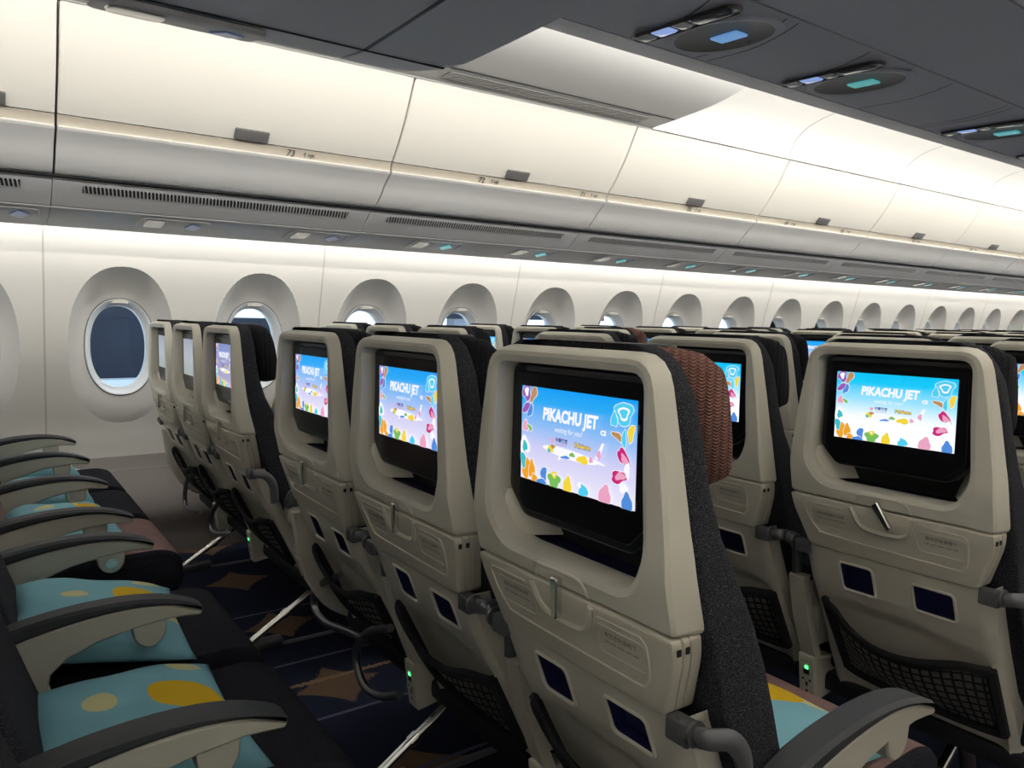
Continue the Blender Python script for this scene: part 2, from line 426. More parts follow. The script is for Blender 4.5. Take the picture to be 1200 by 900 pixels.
# service panel / bin cross-section (x, z)
PROF_DOOR = [(-2.888, 2.183), (-2.915, 2.135), (-2.952, 2.068), (-2.990, 2.008), (-3.032, 1.950), (-3.066, 1.908), (-3.096, 1.876)]
PROF_BAND = [(-3.100, 1.873), (-3.108, 1.864), (-3.112, 1.850), (-3.114, 1.838), (-3.112, 1.832)]
PROF_LOW = [(-3.112, 1.832), (-3.118, 1.826), (-3.140, 1.812), (-3.175, 1.785), (-3.215, 1.745), (-3.250, 1.716), (-3.275, 1.703), (-3.292, 1.700)]
def dense(p, n=3):
    P = catmull([Vector((a, 0, b)) for a, b in p], n); return [(q.x, q.z) for q in P]
def ext_y(prof, y0, y1, thick=None):
    """open profile (x,z) extruded along y"""
    m = MB(); m.loft([[(x, y0, z) for x, z in prof], [(x, y1, z) for x, z in prof]], closed=False)
    return m
def bin_meshes():
    g = .004; L = BAY-2*g
    d = dense(PROF_DOOR); back = [(-3.13, 1.886), (-2.93, 2.19)]
    door = MB()
    poly = d + [(-3.125, 1.885), (-2.935, 2.19)]
    door.prism_y(poly, g, g+L, bev=.004)
    body = MB()
    low = PROF_BAND + dense(PROF_LOW)[1:]
    poly2 = low + [(-3.80, 1.70), (-3.86, 1.75), (-3.86, 2.0), (-3.5, 2.21), (-2.94, 2.205), (-3.127, 1.884)]
    band_n = len(PROF_BAND)
    ls = [[(x, y, z) for x, z in poly2] for y in (g, g+L)]
    body.loft(ls, 0, True, True)
    # band faces get their own warmer plastic
    n = len(poly2)
    for i in range(band_n-1): body.m[i] = 1
    rib = MB(); rib.tube([(-3.1135, g+.003, 1.836), (-3.1135, g+L-.003, 1.836)], .0045, 8, smooth=False)
    hd = MB()
    # latch paddle lying over the door's lower edge
    hd.rbox((-.066, -.006, -.024), (.066, .006, .024), .005)
    hm = hd.mesh('latch_handle', HANDLE)
    return door.mesh('bin_door', BIN), body.mesh('bin_body', [BINL, BAND]), rib.mesh('bin_lip', BIN), hm
DM, BM, RM, HM = bin_meshes()
def flat_text(s, size, m, sx=1.0, shear=0.0):
    vs, fs = text_geo(s, size, 'LEFT', shear, sx=sx); b = MB(); b.raw = True; b.add([(x, y, 0) for x, y in vs], fs)
    return b.mesh('lettering', m, 0)
ROWNUM = {-2: [('75', .2)], -1: [('74', .80)], 0: [('73', .80)], 1: [('72', .45), ('71', 1.08)], 2: [('70', .62)], 3: [('69', .28), ('68', .92)], 4: [('67', .62)], 5: [('66', .3)], 6: [('65', .7)], 7: [('64', .5)], 8: [('63', .5)]}
def place_bin_text(s, y, size, par):
    # writing on the warm band, reading along +y, facing the aisle and down
    vs, fs = text_geo(s, size, 'LEFT', .2, offset=.0004)
    b = MB(); b.raw = True; b.add([(x, yy, 0) for x, yy in vs], fs)
    o = link('row_number', b.mesh('row_number', INK, 0), par)
    n = Vector((1, 0, -.28)).normalized(); x = Vector((0, 1, 0)); yv = n.cross(x)
    if yv.z < 0: yv = -yv; 
    m = Matrix((x, yv, x.cross(yv))).transposed().to_4x4(); m.translation = Vector((-3.1065, y, 1.853)) + Vector((.0012, 0, 0))
    o.matrix_local = m
    return o
BINLAB = ['behind the lowered soffit at the left edge', 'marked 74 at the left edge', 'marked 73, with the widest door', 'marked 72 and 71, above the second aisle vent',
          'marked 70', 'two doors right of the one marked 72', 'three doors right of the one marked 72', 'four doors right of the one marked 72',
          'fifth right of the one marked 72', 'sixth right of the one marked 72', 'farthest toward the right edge']
for i, k in enumerate(range(-2, 9)):
    y = YB + BAY*(k-1)
    e = empty('overhead_bin', (0, y, 0))
    tagit(e, 'cream overhead luggage bin ' + BINLAB[i], 'luggage bin', 'luggage bins above the window seats')
    link('bin_door', DM, e); link('bin_body', BM, e); link('bin_lip', RM, e)
    h = link('latch_handle', HM, e)
    n = Vector((1, 0, -.80)).normalized(); xa = Vector((0, 1, 0)); zz = n.cross(xa)
    if zz.z < 0: zz = -zz
    m = Matrix((-xa, n*-1, zz)).transposed().to_4x4()
    if k == -1: m.translation = (-3.072, 1.06, 1.893)
    else: m.translation = (-3.072, .655, 1.893)
    h.matrix_local = m; h.scale = (1, 1, 1); h['label'] = 'grey paddle latch'
    for s_, yy in ROWNUM[k]:
        place_bin_text(s_, yy, .036, e)
        place_bin_text('\u2191', yy+.066, .026, e)
        place_bin_text('HJK', yy+.090, .018, e)

# service panels under the bins
def serv_meshes():
    g = .003
    a = MB()
    P1 = [(-3.324, 1.692), (-3.330, 1.683), (-3.385, 1.640), (-3.440, 1.603), (-3.446, 1.606)]
    P2 = [(-3.448, 1.598), (-3.455, 1.594), (-3.55, 1.576), (-3.66, 1.548), (-3.70, 1.549), (-3.705, 1.562)]
    a.prism_y(P1+[(-3.446, 1.63), (-3.345, 1.694)], .0015, BAY-.0015)
    b = MB(); b.prism_y(P2+[(-3.60, 1.60), (-3.448, 1.62)], .0008, BAY-.0008)
    # closed back so that the strip has a body
    gp = MB(); gp.box((-3.345, 0, 1.6945), (-3.291, BAY, 1.6985))  # near-black strip painted in as the shade of the open gap
    v = MB()
    ax = Vector((-.058, 0, -.040)).normalized(); nn = Vector((.57, 0, -.82)).normalized()
    def pt(s, y, h): 
        q = Vector((-3.338, y, 1.674)) + ax*s + nn*h; return (q.x, q.y, q.z)
    y0, y1 = .10, BAY-.10
    v.add([pt(0, y0, .0006), pt(.040, y0, .0006), pt(.040, y1, .0006), pt(0, y1, .0006)], [(0, 1, 2, 3)], 1)
    N = 78
    for i in range(N):
        ya = y0+(y1-y0)*(i+.05)/N; yb = y0+(y1-y0)*(i+.42)/N; sk = .006
        vs = [pt(0, ya, .001), pt(0, yb, .001), pt(.040, yb+sk, .001), pt(.040, ya+sk, .001), pt(0, ya, .004), pt(0, yb, .004), pt(.040, yb+sk, .004), pt(.040, ya+sk, .004)]
        v.add(vs, [(0,3,2,1),(4,5,6,7),(0,1,5,4),(1,2,6,5),(2,3,7,6),(3,0,4,7)], 0)
    # lamp-and-sign unit in the outer strip
    u = MB(); d1 = MB(); d2 = MB()
    nx = Vector((.16, 0, -.98)).normalized(); sx = Vector((-.98, 0, -.18)).normalized()
    def q(s, y, h):
        p = Vector((-3.46, y, 1.592)) + sx*s + nx*h; return (p.x, p.y, p.z)
    out = rpoly([(.01, -.14), (.19, -.155), (.19, .155), (.01, .14)], .03)
    u.loft([[q(s, y, 0) for s, y in out], [q(s, y, .004) for s, y in inset(out, .004)], [q(s, y, -.008) for s, y in inset(out, .02)]], 0, False, True)
    ln = rpoly([(.03, -.12), (.17, -.12), (.17, -.035), (.03, -.035)], .02)
    d1.loft([[q(s, y, -.006) for s, y in ln], [q(s, y, .003) for s, y in inset(ln, .008)]], 0, False, True)
    dd = [(.05, .07), (.11, .045), (.15, .085), (.09, .112)]
    d2.loft([[q(s, y, -.008) for s, y in dd], [q(s, y, .004) for s, y in dd]], 0, True, True)
    return a.mesh('vent_panel', PANEL, 25), b.mesh('lamp_panel', PANEL, 25), v.mesh('vent_grille', [PANEL, DARKGAP], 0), u.mesh('light_housing', PANEL), d1.mesh('reading_light', GLASSL), d2.mesh('sign_display', DISPN), d2.mesh('sign_display', DISPT), gp.mesh('shadow_gap', DARKGAP)
SV = serv_meshes()
for i, k in enumerate(range(-2, 9)):
    y = YB + BAY*(k-1)
    e = empty('service_panel', (0, y, 0))
    tagit(e, 'grey slotted vent panel under the bin ' + BINLAB[i], 'ventilation panel', 'service panels under the bins')
    link('vent_panel', SV[0], e); link('gap_shade_strip', SV[7], e); link('lamp_panel', SV[1], e); g = link('vent_grille', SV[2], e); g['label'] = 'dark slotted grille'
    for c in (.29 + (.05 if 0 else 0), .925):
        u = link('light_housing', SV[3], e); u.location = (0, c+.17, 0)
        r = link('reading_light', SV[4], u); s = link('sign_display', SV[5] if k < 1 else SV[6], u)
# closing skin above the bins and behind the coves
def skin(sg):
    P = [(-3.865, 1.66), (-3.87, 1.72), (-3.90, 2.3), (-3.2, 2.62), (AX, 2.72)]
    Q = [(-3.10, 2.225), (-3.05, 2.215), (-2.93, 2.20)]
    return P, Q

# ceiling over the aisles
def mir(x, s): return AX+(x-AX)*s
def prof_obj(name, prof, y0, y1, m, s=1, n=1, smooth=50):
    a = MB(); a.loft([[(mir(x, s), y0+(y1-y0)*i/n, z) for x, z in prof] for i in range(n+1)], closed=False)
    return struct(a.obj(name, m, smooth=smooth))
YC = 2.90       # end of the flat aisle panel
COVE = dense([(-2.895, 2.192), (-2.878, 2.25), (-2.84, 2.31), (-2.74, 2.37), (-2.55, 2.41), (-2.3, 2.42), (-2.0, 2.40), (-1.85, 2.34), (-1.78, 2.22), (-1.77, 2.09)])
nb = 0
for k in range(1, 10):
    ya = YC if k == 1 else YB+BAY*k; yb = YB+BAY*(k+1)
    a = MB(); g = .0025
    a.loft([[(x, ya+g, z) for x, z in COVE], [(x, yb-g, z) for x, z in COVE]], closed=False)
    struct(a.obj('trim_%d' % (30+k), CEILM, smooth=50))
prof_obj('ceiling_back', [(x+.0, z+.012) for x, z in COVE], YC, Y1, DARKGAP)['kind'] = 'structure'
prof_obj('ceiling', [(x, z) for x, z in COVE], Y0, Y1, CEILM, -1)
# flat aisle panel with vent, near part
PAN = [(-2.90, 2.190), (-2.88, 2.196), (-2.72, 2.205), (-2.70, 2.207), (-2.5, 2.225), (-2.35, 2.255), (-2.2, 2.31), (-2.05, 2.38), (-1.80, 2.42)]
a = MB()
for seg in range(1):
    n = 12; loops = []
    ys = [Y0, 0, 1.0, 2.0, 2.70, 2.76, 2.80, 2.84, 2.87, YC]
    for y in ys:
        lift = 0
        loops.append([(x, y, z + (0 if y < YC else 0)) for x, z in dense(PAN, 2)])
    a.loft(loops, closed=False)
    # end return up to the cove
    end = [(x, YC, z) for x, z in dense(PAN, 2)]
    a.loft([end, [(x, YC+.012, z+.01) for x, y, z in end], [(x, YC+.012, z+.25) for x, y, z in end]], closed=False)
struct(a.obj('ceiling_aisle', AISLEP))
# outline groove of the flat panel and its vent
e = empty('ceiling_vent', (-2.80, 2.19, 2.2))
tagit(e, 'long narrow slotted vent in the grey ceiling panel above the aisle', 'ceiling vent')
v = MB(); 
def cp(x): return interp(dense(PAN, 2), x)
v.add([(-2.848, 1.62, cp(-2.848)-.0012), (-2.768, 1.62, cp(-2.768)-.0012), (-2.768, 2.76, cp(-2.768)-.0012), (-2.848, 2.76, cp(-2.848)-.0012)], [(0, 1, 2, 3)], 0)
v.v = [(x+2.80, y-2.19, z-2.2) for x, y, z in v.v]
v.obj('vent_backing', mat('vent_backing_grey', (.05, .05, .05), .6), e)
v = MB()
for i in range(5):
    x = -2.842+.0165*i
    v.box((x+2.80, 1.62-2.19, cp(x)-2.2-.006), (x+2.80+.008, 2.76-2.19, cp(x)-2.2-.0015))
v.obj('vent_slats', mat('vent_slat_grey', (.20, .20, .19), .5), e)
mb = MB(); mb.box((-2.735, 1.2, cp(-2.735)-.003), (-2.730, YC-.01, cp(-2.735)+.001)); struct(mb.obj('trim_41', DARKGAP))

# closing shell over everything, keeps daylight out
for s in (1, -1):
    prof_obj('ceiling_shell_'+('left' if s == 1 else 'right'), [(-4.02, 1.60), (-4.05, 1.9), (-3.95, 2.3), (-3.3, 2.65), (AX, 2.75)], Y0, Y1, LINER, s)
prof_obj('wall_right', [(wx(z), z) for z in [i*.05 for i in range(34)]], Y0, Y1, LINER, -1)
lowp = PROF_DOOR+PROF_BAND[1:]+PROF_LOW[1:]+[(-3.33, 1.68), (-3.44, 1.603), (-3.66, 1.55), (-3.71, 1.56)]
prof_obj('trim_right', lowp, Y0, Y1, BIN, -1)
for nm, y in (('wall_back', Y0), ('wall_front', Y1)):
    mb = MB(); mb.box((-4.35, y-.05, -.05), (1.95, y+.05, 2.8)); struct(mb.obj(nm, LINER))

# centre ceiling: lip with cove channel, and the underside
LIP = dense([(-1.790, 2.082), (-1.835, 2.078), (-1.850, 2.070), (-1.852, 2.060), (-1.845, 2.052), (-1.80, 2.038), (-1.72, 2.014), (-1.650, 1.998)], 3)
UND = [(-1.650, 1.998), (-1.6495, 2.006), (-1.6445, 2.006), (-1.644, 1.998), (-1.60, 1.997), (-1.45, 1.992), (-1.30, 1.994), (-1.274, 1.996), (-1.2735, 2.004), (-1.2700, 2.004)]
YS = 1.06
for s, nm in ((1, 'left'), (-1, 'right')):
    y_ = Y0
    prof_obj('trim_lip_'+nm, [(-1.60, 2.085)]+LIP, YS-.15, Y1, CENTRE, s)
for s, nm in ((1, 'left'), (-1, 'right')):
    prof_obj('ceiling_centre_'+nm, UND, YS-.15, Y1, CENTRE, s)
mb = MB(); mb.box((-1.2745, YS-.1, 2.0), (-1.2655, Y1, 2.0035)); mb.box((-1.650, YS-.1, 2.001), (-1.6442, Y1, 2.0055)); struct(mb.obj('trim_42', DARKGAP))
mb = MB(); mb.box((-1.75, Y0, 2.09), (-.79, Y1, 2.5)); struct(mb.obj('ceiling_core', CEILM))

# lowered soffit over the near rows
SOF = dense([(-1.72, 2.076), (-1.84, 2.070), (-1.870, 2.02), (-1.925, 1.94), (-1.965, 1.900), (-1.972, 1.886), (-1.960, 1.876), (-1.900, 1.866), (-1.83, 1.856), (-1.80, 1.853)], 3)
SOF2 = dense([(-1.797, 1.852), (-1.75, 1.852), (-1.6, 1.850), (-1.27, 1.848)], 3)
def soffit():
    full = [(mir(x, 1), z) for x, z in SOF+SOF2] + [(mir(x, -1), z) for x, z in reversed(SOF+SOF2)]
    a = MB()
    ya, yb = .81, YS
    ls = []
    def sl_(y, k, up=0):
        return [(AX+(x-AX)*k, y, z+up) for x, z in full]
    ls = [sl_(ya+.004, 1), sl_(yb-.12, 1), sl_(yb-.075, .988), sl_(yb-.035, .955), sl_(yb-.012, .91), sl_(yb-.003, .87), sl_(yb, .83, .006)]
    a.loft(ls, 0, True, True)
    struct(a.obj('ceiling_soffit_end', CENTRE))
    b = MB(); b.prism_y(full, Y0, ya-.004, bev=.004); struct(b.obj('ceiling_soffit', CENTRE))
soffit()
mb = MB(); mb.box((-1.801, Y0, 1.850), (-1.795, YS-.03, 1.8535)); struct(mb.obj('trim_43', DARKGAP))

# passenger service units in the centre ceiling
def psu_mesh():
    A = MB(); P_ = MB(); B = MB(); B2 = MB(); B3 = MB(); C = MB(); D = MB(); D2 = MB()
    def pl(x, y, h): return (x, y+.13*x+.25*x*x, 1.9925-h)
        # housing: shallow moulded oval dish around the sign
    ov = [(.160*math.cos(2*PI*i/40), .130*math.sin(2*PI*i/40)) for i in range(40)]
    def rot(p, a=0.0): return (p[0]*math.cos(a)-p[1]*math.sin(a), p[0]*math.sin(a)+p[1]*math.cos(a))
    A.loft([[pl(p[0], p[1]+.065, .000) for p in ov], [pl(p[0]*.93, p[1]*.93+.065, .006) for p in ov], [pl(p[0]*.86, p[1]*.82+.065, .004) for p in ov]], 0, False, False)
    A.loft([[pl(p[0]*.86, p[1]*.82+.065, .004) for p in ov], [pl(p[0]*.80, p[1]*.74+.065, .0015) for p in ov]], 1, False, True)
    sl = rpoly([(-.162, -.125), (.162, -.125), (.162, -.060), (-.162, -.060)], .032, 6)
    P_.loft([[pl(x, y, .002) for x, y in sl], [pl(x, y, .010) for x, y in inset(sl, .004)], [pl(x, y, .0085) for x, y in inset(sl, .009)]], 0, False, True)
    for a_, b_, tgt in ((-.150, -.100, B), (-.094, -.030, C), (-.022, .018, B2), (.030, .135, B3)):
        r_ = rpoly([(a_, -.117), (b_, -.117), (b_, -.068), (a_, -.068)], .014)
        tgt.loft([[pl(x, y, .008) for x, y in r_], [pl(x, y, .012) for x, y in inset(r_, .006)]], 0, False, True)
    ds = rpoly([(-.028, .050), (.052, .050), (.052, .100), (-.028, .100)], .002)
    D.loft([[pl(x, y, .001) for x, y in ds], [pl(x, y, .007) for x, y in ds]], 0, False, True)
    return A.mesh('light_housing', [CENTRE, OLIVE]), P_.mesh('lamp_recess', mat('lamp_recess_grey', (.045, .045, .05), .25)), B.mesh('lamp_lens', GLASSC), C.mesh('lamp_lens', BLUEL), D.mesh('sign_display', DISPB), D.mesh('sign_display', DISPT), B2.mesh('lamp_lens', GLASSC), B3.mesh('lamp_lens', DIML)
PM = psu_mesh()
plabs = ['with a blue display, nearest in the centre ceiling', 'with a teal display, second from the lowered soffit', 'with a teal display at the right edge of the picture']
for i, (yy, dm) in enumerate(((1.66, 4), (2.335, 5), (3.395, 5), (4.1, 5), (5.0, 5))):
    e = empty('passenger_service_unit', (-1.462, yy, 0))
    if i > 2: continue_lab = 'with a teal display, beyond the right edge of the picture'
    tagit(e, 'dark oval reading light unit ' + (plabs[i] if i < 3 else ('with a teal display, ' + ('fourth' if i == 3 else 'fifth') + ' along the centre ceiling')), 'reading light', 'reading light units in the centre ceiling')
    link('light_housing', PM[0], e); link('lamp_recess', PM[1], e); link('lamp_lens', PM[2], e); link('lamp_lens', PM[6], e); link('lamp_lens', PM[7], e); x = link('lamp_lens', PM[3], e); x['label'] = 'bluish lens'; link('sign_display', PM[dm], e)
# curved transverse joints of the centre ceiling
for i, yy in enumerate((1.52, 1.79, 1.84, 2.19, 2.43, 2.68, 3.09, 3.13, 3.55, 4.0, 4.4)):
    a = MB(); lo = []
    for j in range(12):
        x = -1.636+(.352)*j/11; yq = yy + .03*math.sin(PI*j/11) - .045*(j/11) + .02
        z = interp(UND, x)-.0012
        lo.append([(x, yq-.0022, z), (x, yq+.0022, z)])
    a.loft(lo, closed=False); struct(a.obj('trim_%d' % (50+i), DARKGAP, smooth=0))
# reading light unit on the near soffit's rounded edge
e = empty('passenger_service_unit', (-1.885, .44, 1.8625))
tagit(e, 'reading light and sign unit on the rounded edge of the lowered near soffit', 'reading light', 'reading light units in the centre ceiling')
nrm = Vector((-.16, 0, -.987)).normalized(); tan = Vector((-.987, 0, .16)).normalized()
def sq(s, y, h): return tuple(tan*s + Vector((0, y, 0)) + nrm*h)
a = MB(); o1 = rpoly([(-.066, -.22), (.066, -.22), (.066, .14), (-.066, .14)], .03)
a.loft([[sq(s, y, .0) for s, y in o1], [sq(s, y, .010) for s, y in o1], [sq(s, y, .012) for s, y in inset(o1, .005)]], 0, False, True); a.obj('light_housing', PANEL, e)
a = MB(); o1 = rpoly([(-.045, -.19), (.045, -.19), (.045, -.07), (-.045, -.07)], .03)
a.loft([[sq(s, y, .011) for s, y in o1], [sq(s, y, .017) for s, y in inset(o1, .004)]], 0, False, True); a.obj('reading_light', GLASSL, e)
a = MB(); o1 = [(-.02, .055), (.03, .03), (.045, .075), (-.005, .10)]
a.loft([[sq(s, y, .011) for s, y in o1], [sq(s, y, .016) for s, y in o1]], 0, False, True); a.obj('sign_display', DISPN, e)

# ------------------------------------------------------------ outside
HANG = mat('hangar_cladding', (0.009, 0.015, 0.030), 0.7, noise=.4, nscale=.6)
mb = MB(); mb.box((-300, -200, -5.6), (-4.6, 300, -5.5)); struct(mb.obj('ground', mat('apron_concrete', (.62, .64, .66), .9, noise=.1, nscale=.2)))
def outside_box(name, label, cat, boxes):
    e = empty(name, (0, 0, 0)); tagit(e, label, cat)
    for nm, a, b, m in boxes:
        q = MB(); q.rbox(a, b, .05); q.obj(nm, m, e)
    return e
TW = mat('pale_cladding', (.55, .60, .66), .6)
outside_box('terminal_building', 'dark blue building seen through the first two windows at the left', 'building',
            [('wall', (-48, -30, -5.5), (-40, 9.0, 12), HANG), ('wall', (-48, 9.0, -5.5), (-40, 14.5, 1.0), HANG), ('roof_edge', (-48.2, -30.2, 12), (-39.8, 9.2, 12.4), TW),
             ('base_wall', (-40.0, -30, -5.5), (-38.9, 9.0, -1.9), TW)])
outside_box('jet_bridge', 'dark blue raised passenger bridge seen through the fourth and fifth windows', 'passenger bridge',
            [('tunnel', (-46, 21.8, 1.15), (-40, 36, 5.5), HANG), ('support_leg', (-43, 25, -5.5), (-42, 26, 1.15), TW), ('support_leg', (-43, 33, -5.5), (-42, 34, 1.15), TW)])

# ------------------------------------------------------------ seats
def seg8(tl, l1, l2, bl, r, seg=4):
    pts = [tl, l1, l2, bl, (-bl[0], bl[1]), (-l2[0], l2[1]), (-l1[0], l1[1]), (-tl[0], tl[1])]
    return rpoly(pts, r, seg)
DEP = [(.82, .050), (.90, .030), (.96, .021), (1.05, .016), (1.17, .012)]
def shell_mesh():
    R_ = [.036, .03, .03, .010, .010, .03, .03, .036]
    Ri = [.022, .03, .03, .030, .030, .03, .03, .022]
    O = seg8((-.172, 1.157), (-.193, 1.04), (-.209, .92), (-.210, .829), R_)
    I = seg8((-.155, 1.137), (-.158, 1.03), (-.166, .91), (-.135, .863), Ri)
    OFF = [(.829, 0), (.86, -.008), (.90, -.015), (1.17, -.012)]
    def L(p, y): return [(a, y+interp(OFF, b), b) for a, b in p]
    def grow(p, d): return inset(p, -d)
    def D(p, k): return [(a, interp(DEP, b)*k, b) for a, b in p]
    def D2(p): return [(a, interp(OFF, b)*.5+.022, b) for a, b in p]
    m = MB()
    m.loft([D(grow(O, .0055), 1.0), L(grow(O, .0008), .006), L(inset(O, .003), .000),
            L(grow(I, .011), .000), L(grow(I, .001), .0045), [(a, .045, b) for a, b in I]], 0)
    # side flares at the foot of the opening
    for s in (-1, 1):
        m.add([(s*.163, .02, .935), (s*.166, .010, .90), (s*.150, .005, .866), (s*.100, .084, .866), (s*.130, .070, .935)], [(0, 1, 2, 3, 4)])
    # arch above the table latch
    arch = [(-.058, .831), (-.052, .846), (-.036, .853), (.036, .853), (.052, .846), (.058, .831)]
    for i in range(5):
        a, b = arch[i], arch[i+1]
    m.tube([(a, .0005+interp(OFF, b), b) for a, b in arch], .0028, 6)
    return m.mesh('back_shell', SHELL, 21)
def monitor_mesh():
    m = MB(); P = rpoly([(-.152, 1.134), (-.156, .940), (-.118, .902), (.118, .902), (.156, .940), (.152, 1.134)], [.02, .012, .012, .012, .012, .02])
    def L(p, y): return [(a, y, b) for a, b in p]
    m.loft([L(P, .045), L(P, .022), L(inset(P, .003), .019), L(inset(P, .011), .0185), L(inset(P, .013), .0165)], 0, False, True)
    return m.mesh('monitor', BLACK)
def pocket_mesh():
    m = MB()
    m.add([(-.165, .085, .955), (.165, .085, .955), (.165, .085, .860), (-.165, .085, .860)], [(0, 1, 2, 3)], 0)
    m.rbox((-.118, .052, .912), (.118, .062, .925), .003, 0)
    m.box((-.140, .006, .856), (.140, .090, .8595), 1)
    return m.mesh('literature_shelf', [BLACKM, NAVYP])
def tray_y(z): return (.829-z)*.26
def tray_mesh():
    m = MB(); O = rpoly([(-.210, .826), (-.206, .795), (-.174, .709), (.174, .709), (.206, .795), (.210, .826)], [.006, .02, .012, .012, .02, .006])
    def L(p, y): return [(a, y+tray_y(b), b) for a, b in p]
    m.loft([L(inset(O, .004), -.004), L(inset(O, .0015), -.003), L(O, 0), L(O, .012), L(inset(O, .003), .0135), L(O, .015), L(O, .026), L(inset(O, .003), .0275), L(O, .029), L(O, .046)], 0, True, True)
    def T(pts, r, closed=False):
        m.tube([(a, -.004+tray_y(b), b) for a, b in pts], r, 6)
    T([(-.172, .812), (-.176, .800), (-.163, .768), (-.148, .752), (-.120, .744), (.125, .740), (.150, .744), (.160, .757), (.163, .800), (.155, .812)], .0022)
    T([(-.172, .812), (-.085, .812)], .0016); T([(.155, .812), (.075, .812)], .0016)
    # cup-shaped latch recess
    T([(-.066, .822), (-.060, .806), (-.050, .788), (-.028, .778), (.028, .778), (.050, .788), (.060, .806), (.066, .822)], .0055)
    for s in (-1, 1):
        q = rpoly([(s*.070-.045+s*.045-.0, .802), (s*.070-.045+s*.045, .762), (s*.070+.045+s*.045, .762), (s*.070+.045+s*.045, .802)], .01)
        q2 = q+[q[0]]
        m.tube([(a, -.0042+tray_y(b), b) for a, b in q2], .0012, 4, smooth=False)
    return m.mesh('tray_table', SHELL2)
def tray_dots(y, s):
    m = MB()
    if 1:
        m.box((s*.2095-.001, y+tray_y(.812)-.003, .806), (s*.2095+.001, y+tray_y(.812)+.003, .814))
    return m.mesh('tray_bumper', BLACKM, 0)
def tray_text(side):
    m = MB(); m.raw = True
    def put(s, x, z, size):
        vs, fs = text_geo(s, size)
        m.add([(x+a, -.0048+tray_y(z+b), z+b) for a, b in vs], fs)
    if side < 0: put('\u5c31\u5750\u6642\u8acb\u7e6b\u5b89\u5168\u5e36', -.115, .791, .0078); put('Fasten seat belt while seated', -.115, .781, .0056)
    if side > 0: put('\u6551\u751f\u8863\u5728\u5ea7\u6905\u4e0b', .115, .791, .0085); put('Life vest under your seat', .115, .781, .0062)
    return m.mesh('instruction_text', INK, 0)
def latch_mesh():
    m = MB(); m.prism_y(rpoly([(-.008, .020), (-.0055, -.038), (.0055, -.038), (.008, .020)], .004), -.016, -.004, bev=.002)
    m.tube([(0, -.008, .014), (0, .004, .014)], .006, 10, smooth=False)
    return m.mesh('tray_latch', CHROME)
YS_TAB = [(.28, .225), (.37, .188), (.57, .092), (.62, .066), (.705, .034), (.75, .03)]
def low_y(x, z):
    y = interp(YS_TAB, z)
    zc = .585-.030*((x+.11)/.28)**2 if x > -.11 else .585-.6*(x+.11)**2*10
    def sm(v): v = max(0, min(1, v)); return v*v*(3-2*v)
    y += .012*sm((zc-z)/.012)*sm((.178-abs(x))/.02)
    y += .012*sm((abs(x)-.182)/.012)
    return y
SLOTS = ((-.112, -.036, .620, .686), (.046, .128, .622, .682))
def lower_mesh():
    xs = sorted(set([round(-.195+.39*i/26, 4) for i in range(27)] + [s[0] for s in SLOTS] + [s[1] for s in SLOTS]))
    zs = sorted(set([round(.30+.415*i/28, 4) for i in range(29)] + [s[2] for s in SLOTS] + [s[3] for s in SLOTS]))
    def W(z): return 1.0 if z > .47 else (1.03 if z < .45 else 1.0+.03*(.47-z)/.02)
    m = MB(); vs = [(x*W(z), low_y(x, z), z) for z in zs for x in xs]; n = len(xs); fs = []
    for j in range(len(zs)-1):
        for i in range(n-1):
            cx, cz = (xs[i]+xs[i+1])/2, (zs[j]+zs[j+1])/2
            if any(s[0] < cx < s[1] and s[2] < cz < s[3] for s in SLOTS): continue
            fs.append((j*n+i, j*n+i+1, (j+1)*n+i+1, (j+1)*n+i))
    m.add(vs, fs)
    for s in (-1, 1):
        m.loft([[(s*.195*W(z), low_y(s*.195, z), z) for z in zs], [(s*.197*W(z), low_y(s*.195, z)+.045, z) for z in zs]], closed=False)
    m.loft([[(x*1.03, low_y(x, .30), .30) for x in xs], [(x*1.03, low_y(x, .30)+.06, .295) for x in xs]], closed=False)
    # raised rims round the slots
    for a, b, c, d in SLOTS:
        q = rpoly([(a, c), (b, c), (b, d), (a, d)], .010); q += [q[0]]
        m.tube([(x, low_y(x, z)-.0005, z) for x, z in q], .0032, 6, smooth=False)
    return m.mesh('lower_shell', SHELL)
def slot_mesh(s):
    a, b, c, d = s; m = MB()
    m.add([(x, low_y(x, z)+dy, z) for dy in (0, .028) for x, z in ((a, c), (b, c), (b, d), (a, d))], [(4, 5, 6, 7), (0, 1, 5, 4), (1, 2, 6, 5), (2, 3, 7, 6), (3, 0, 4, 7)])
    return m.mesh('storage_slot', NAVYP, 0)
TOPC = [(-.165, .578), (-.135, .566), (-.105, .530), (-.055, .502), (.01, .500), (.07, .515), (.13, .535), (.178, .538)]
BOTC = [(-.150, .400), (-.120, .390), (-.08, .385), (-.03, .380), (.03, .378), (.09, .378), (.14, .380), (.182, .385)]
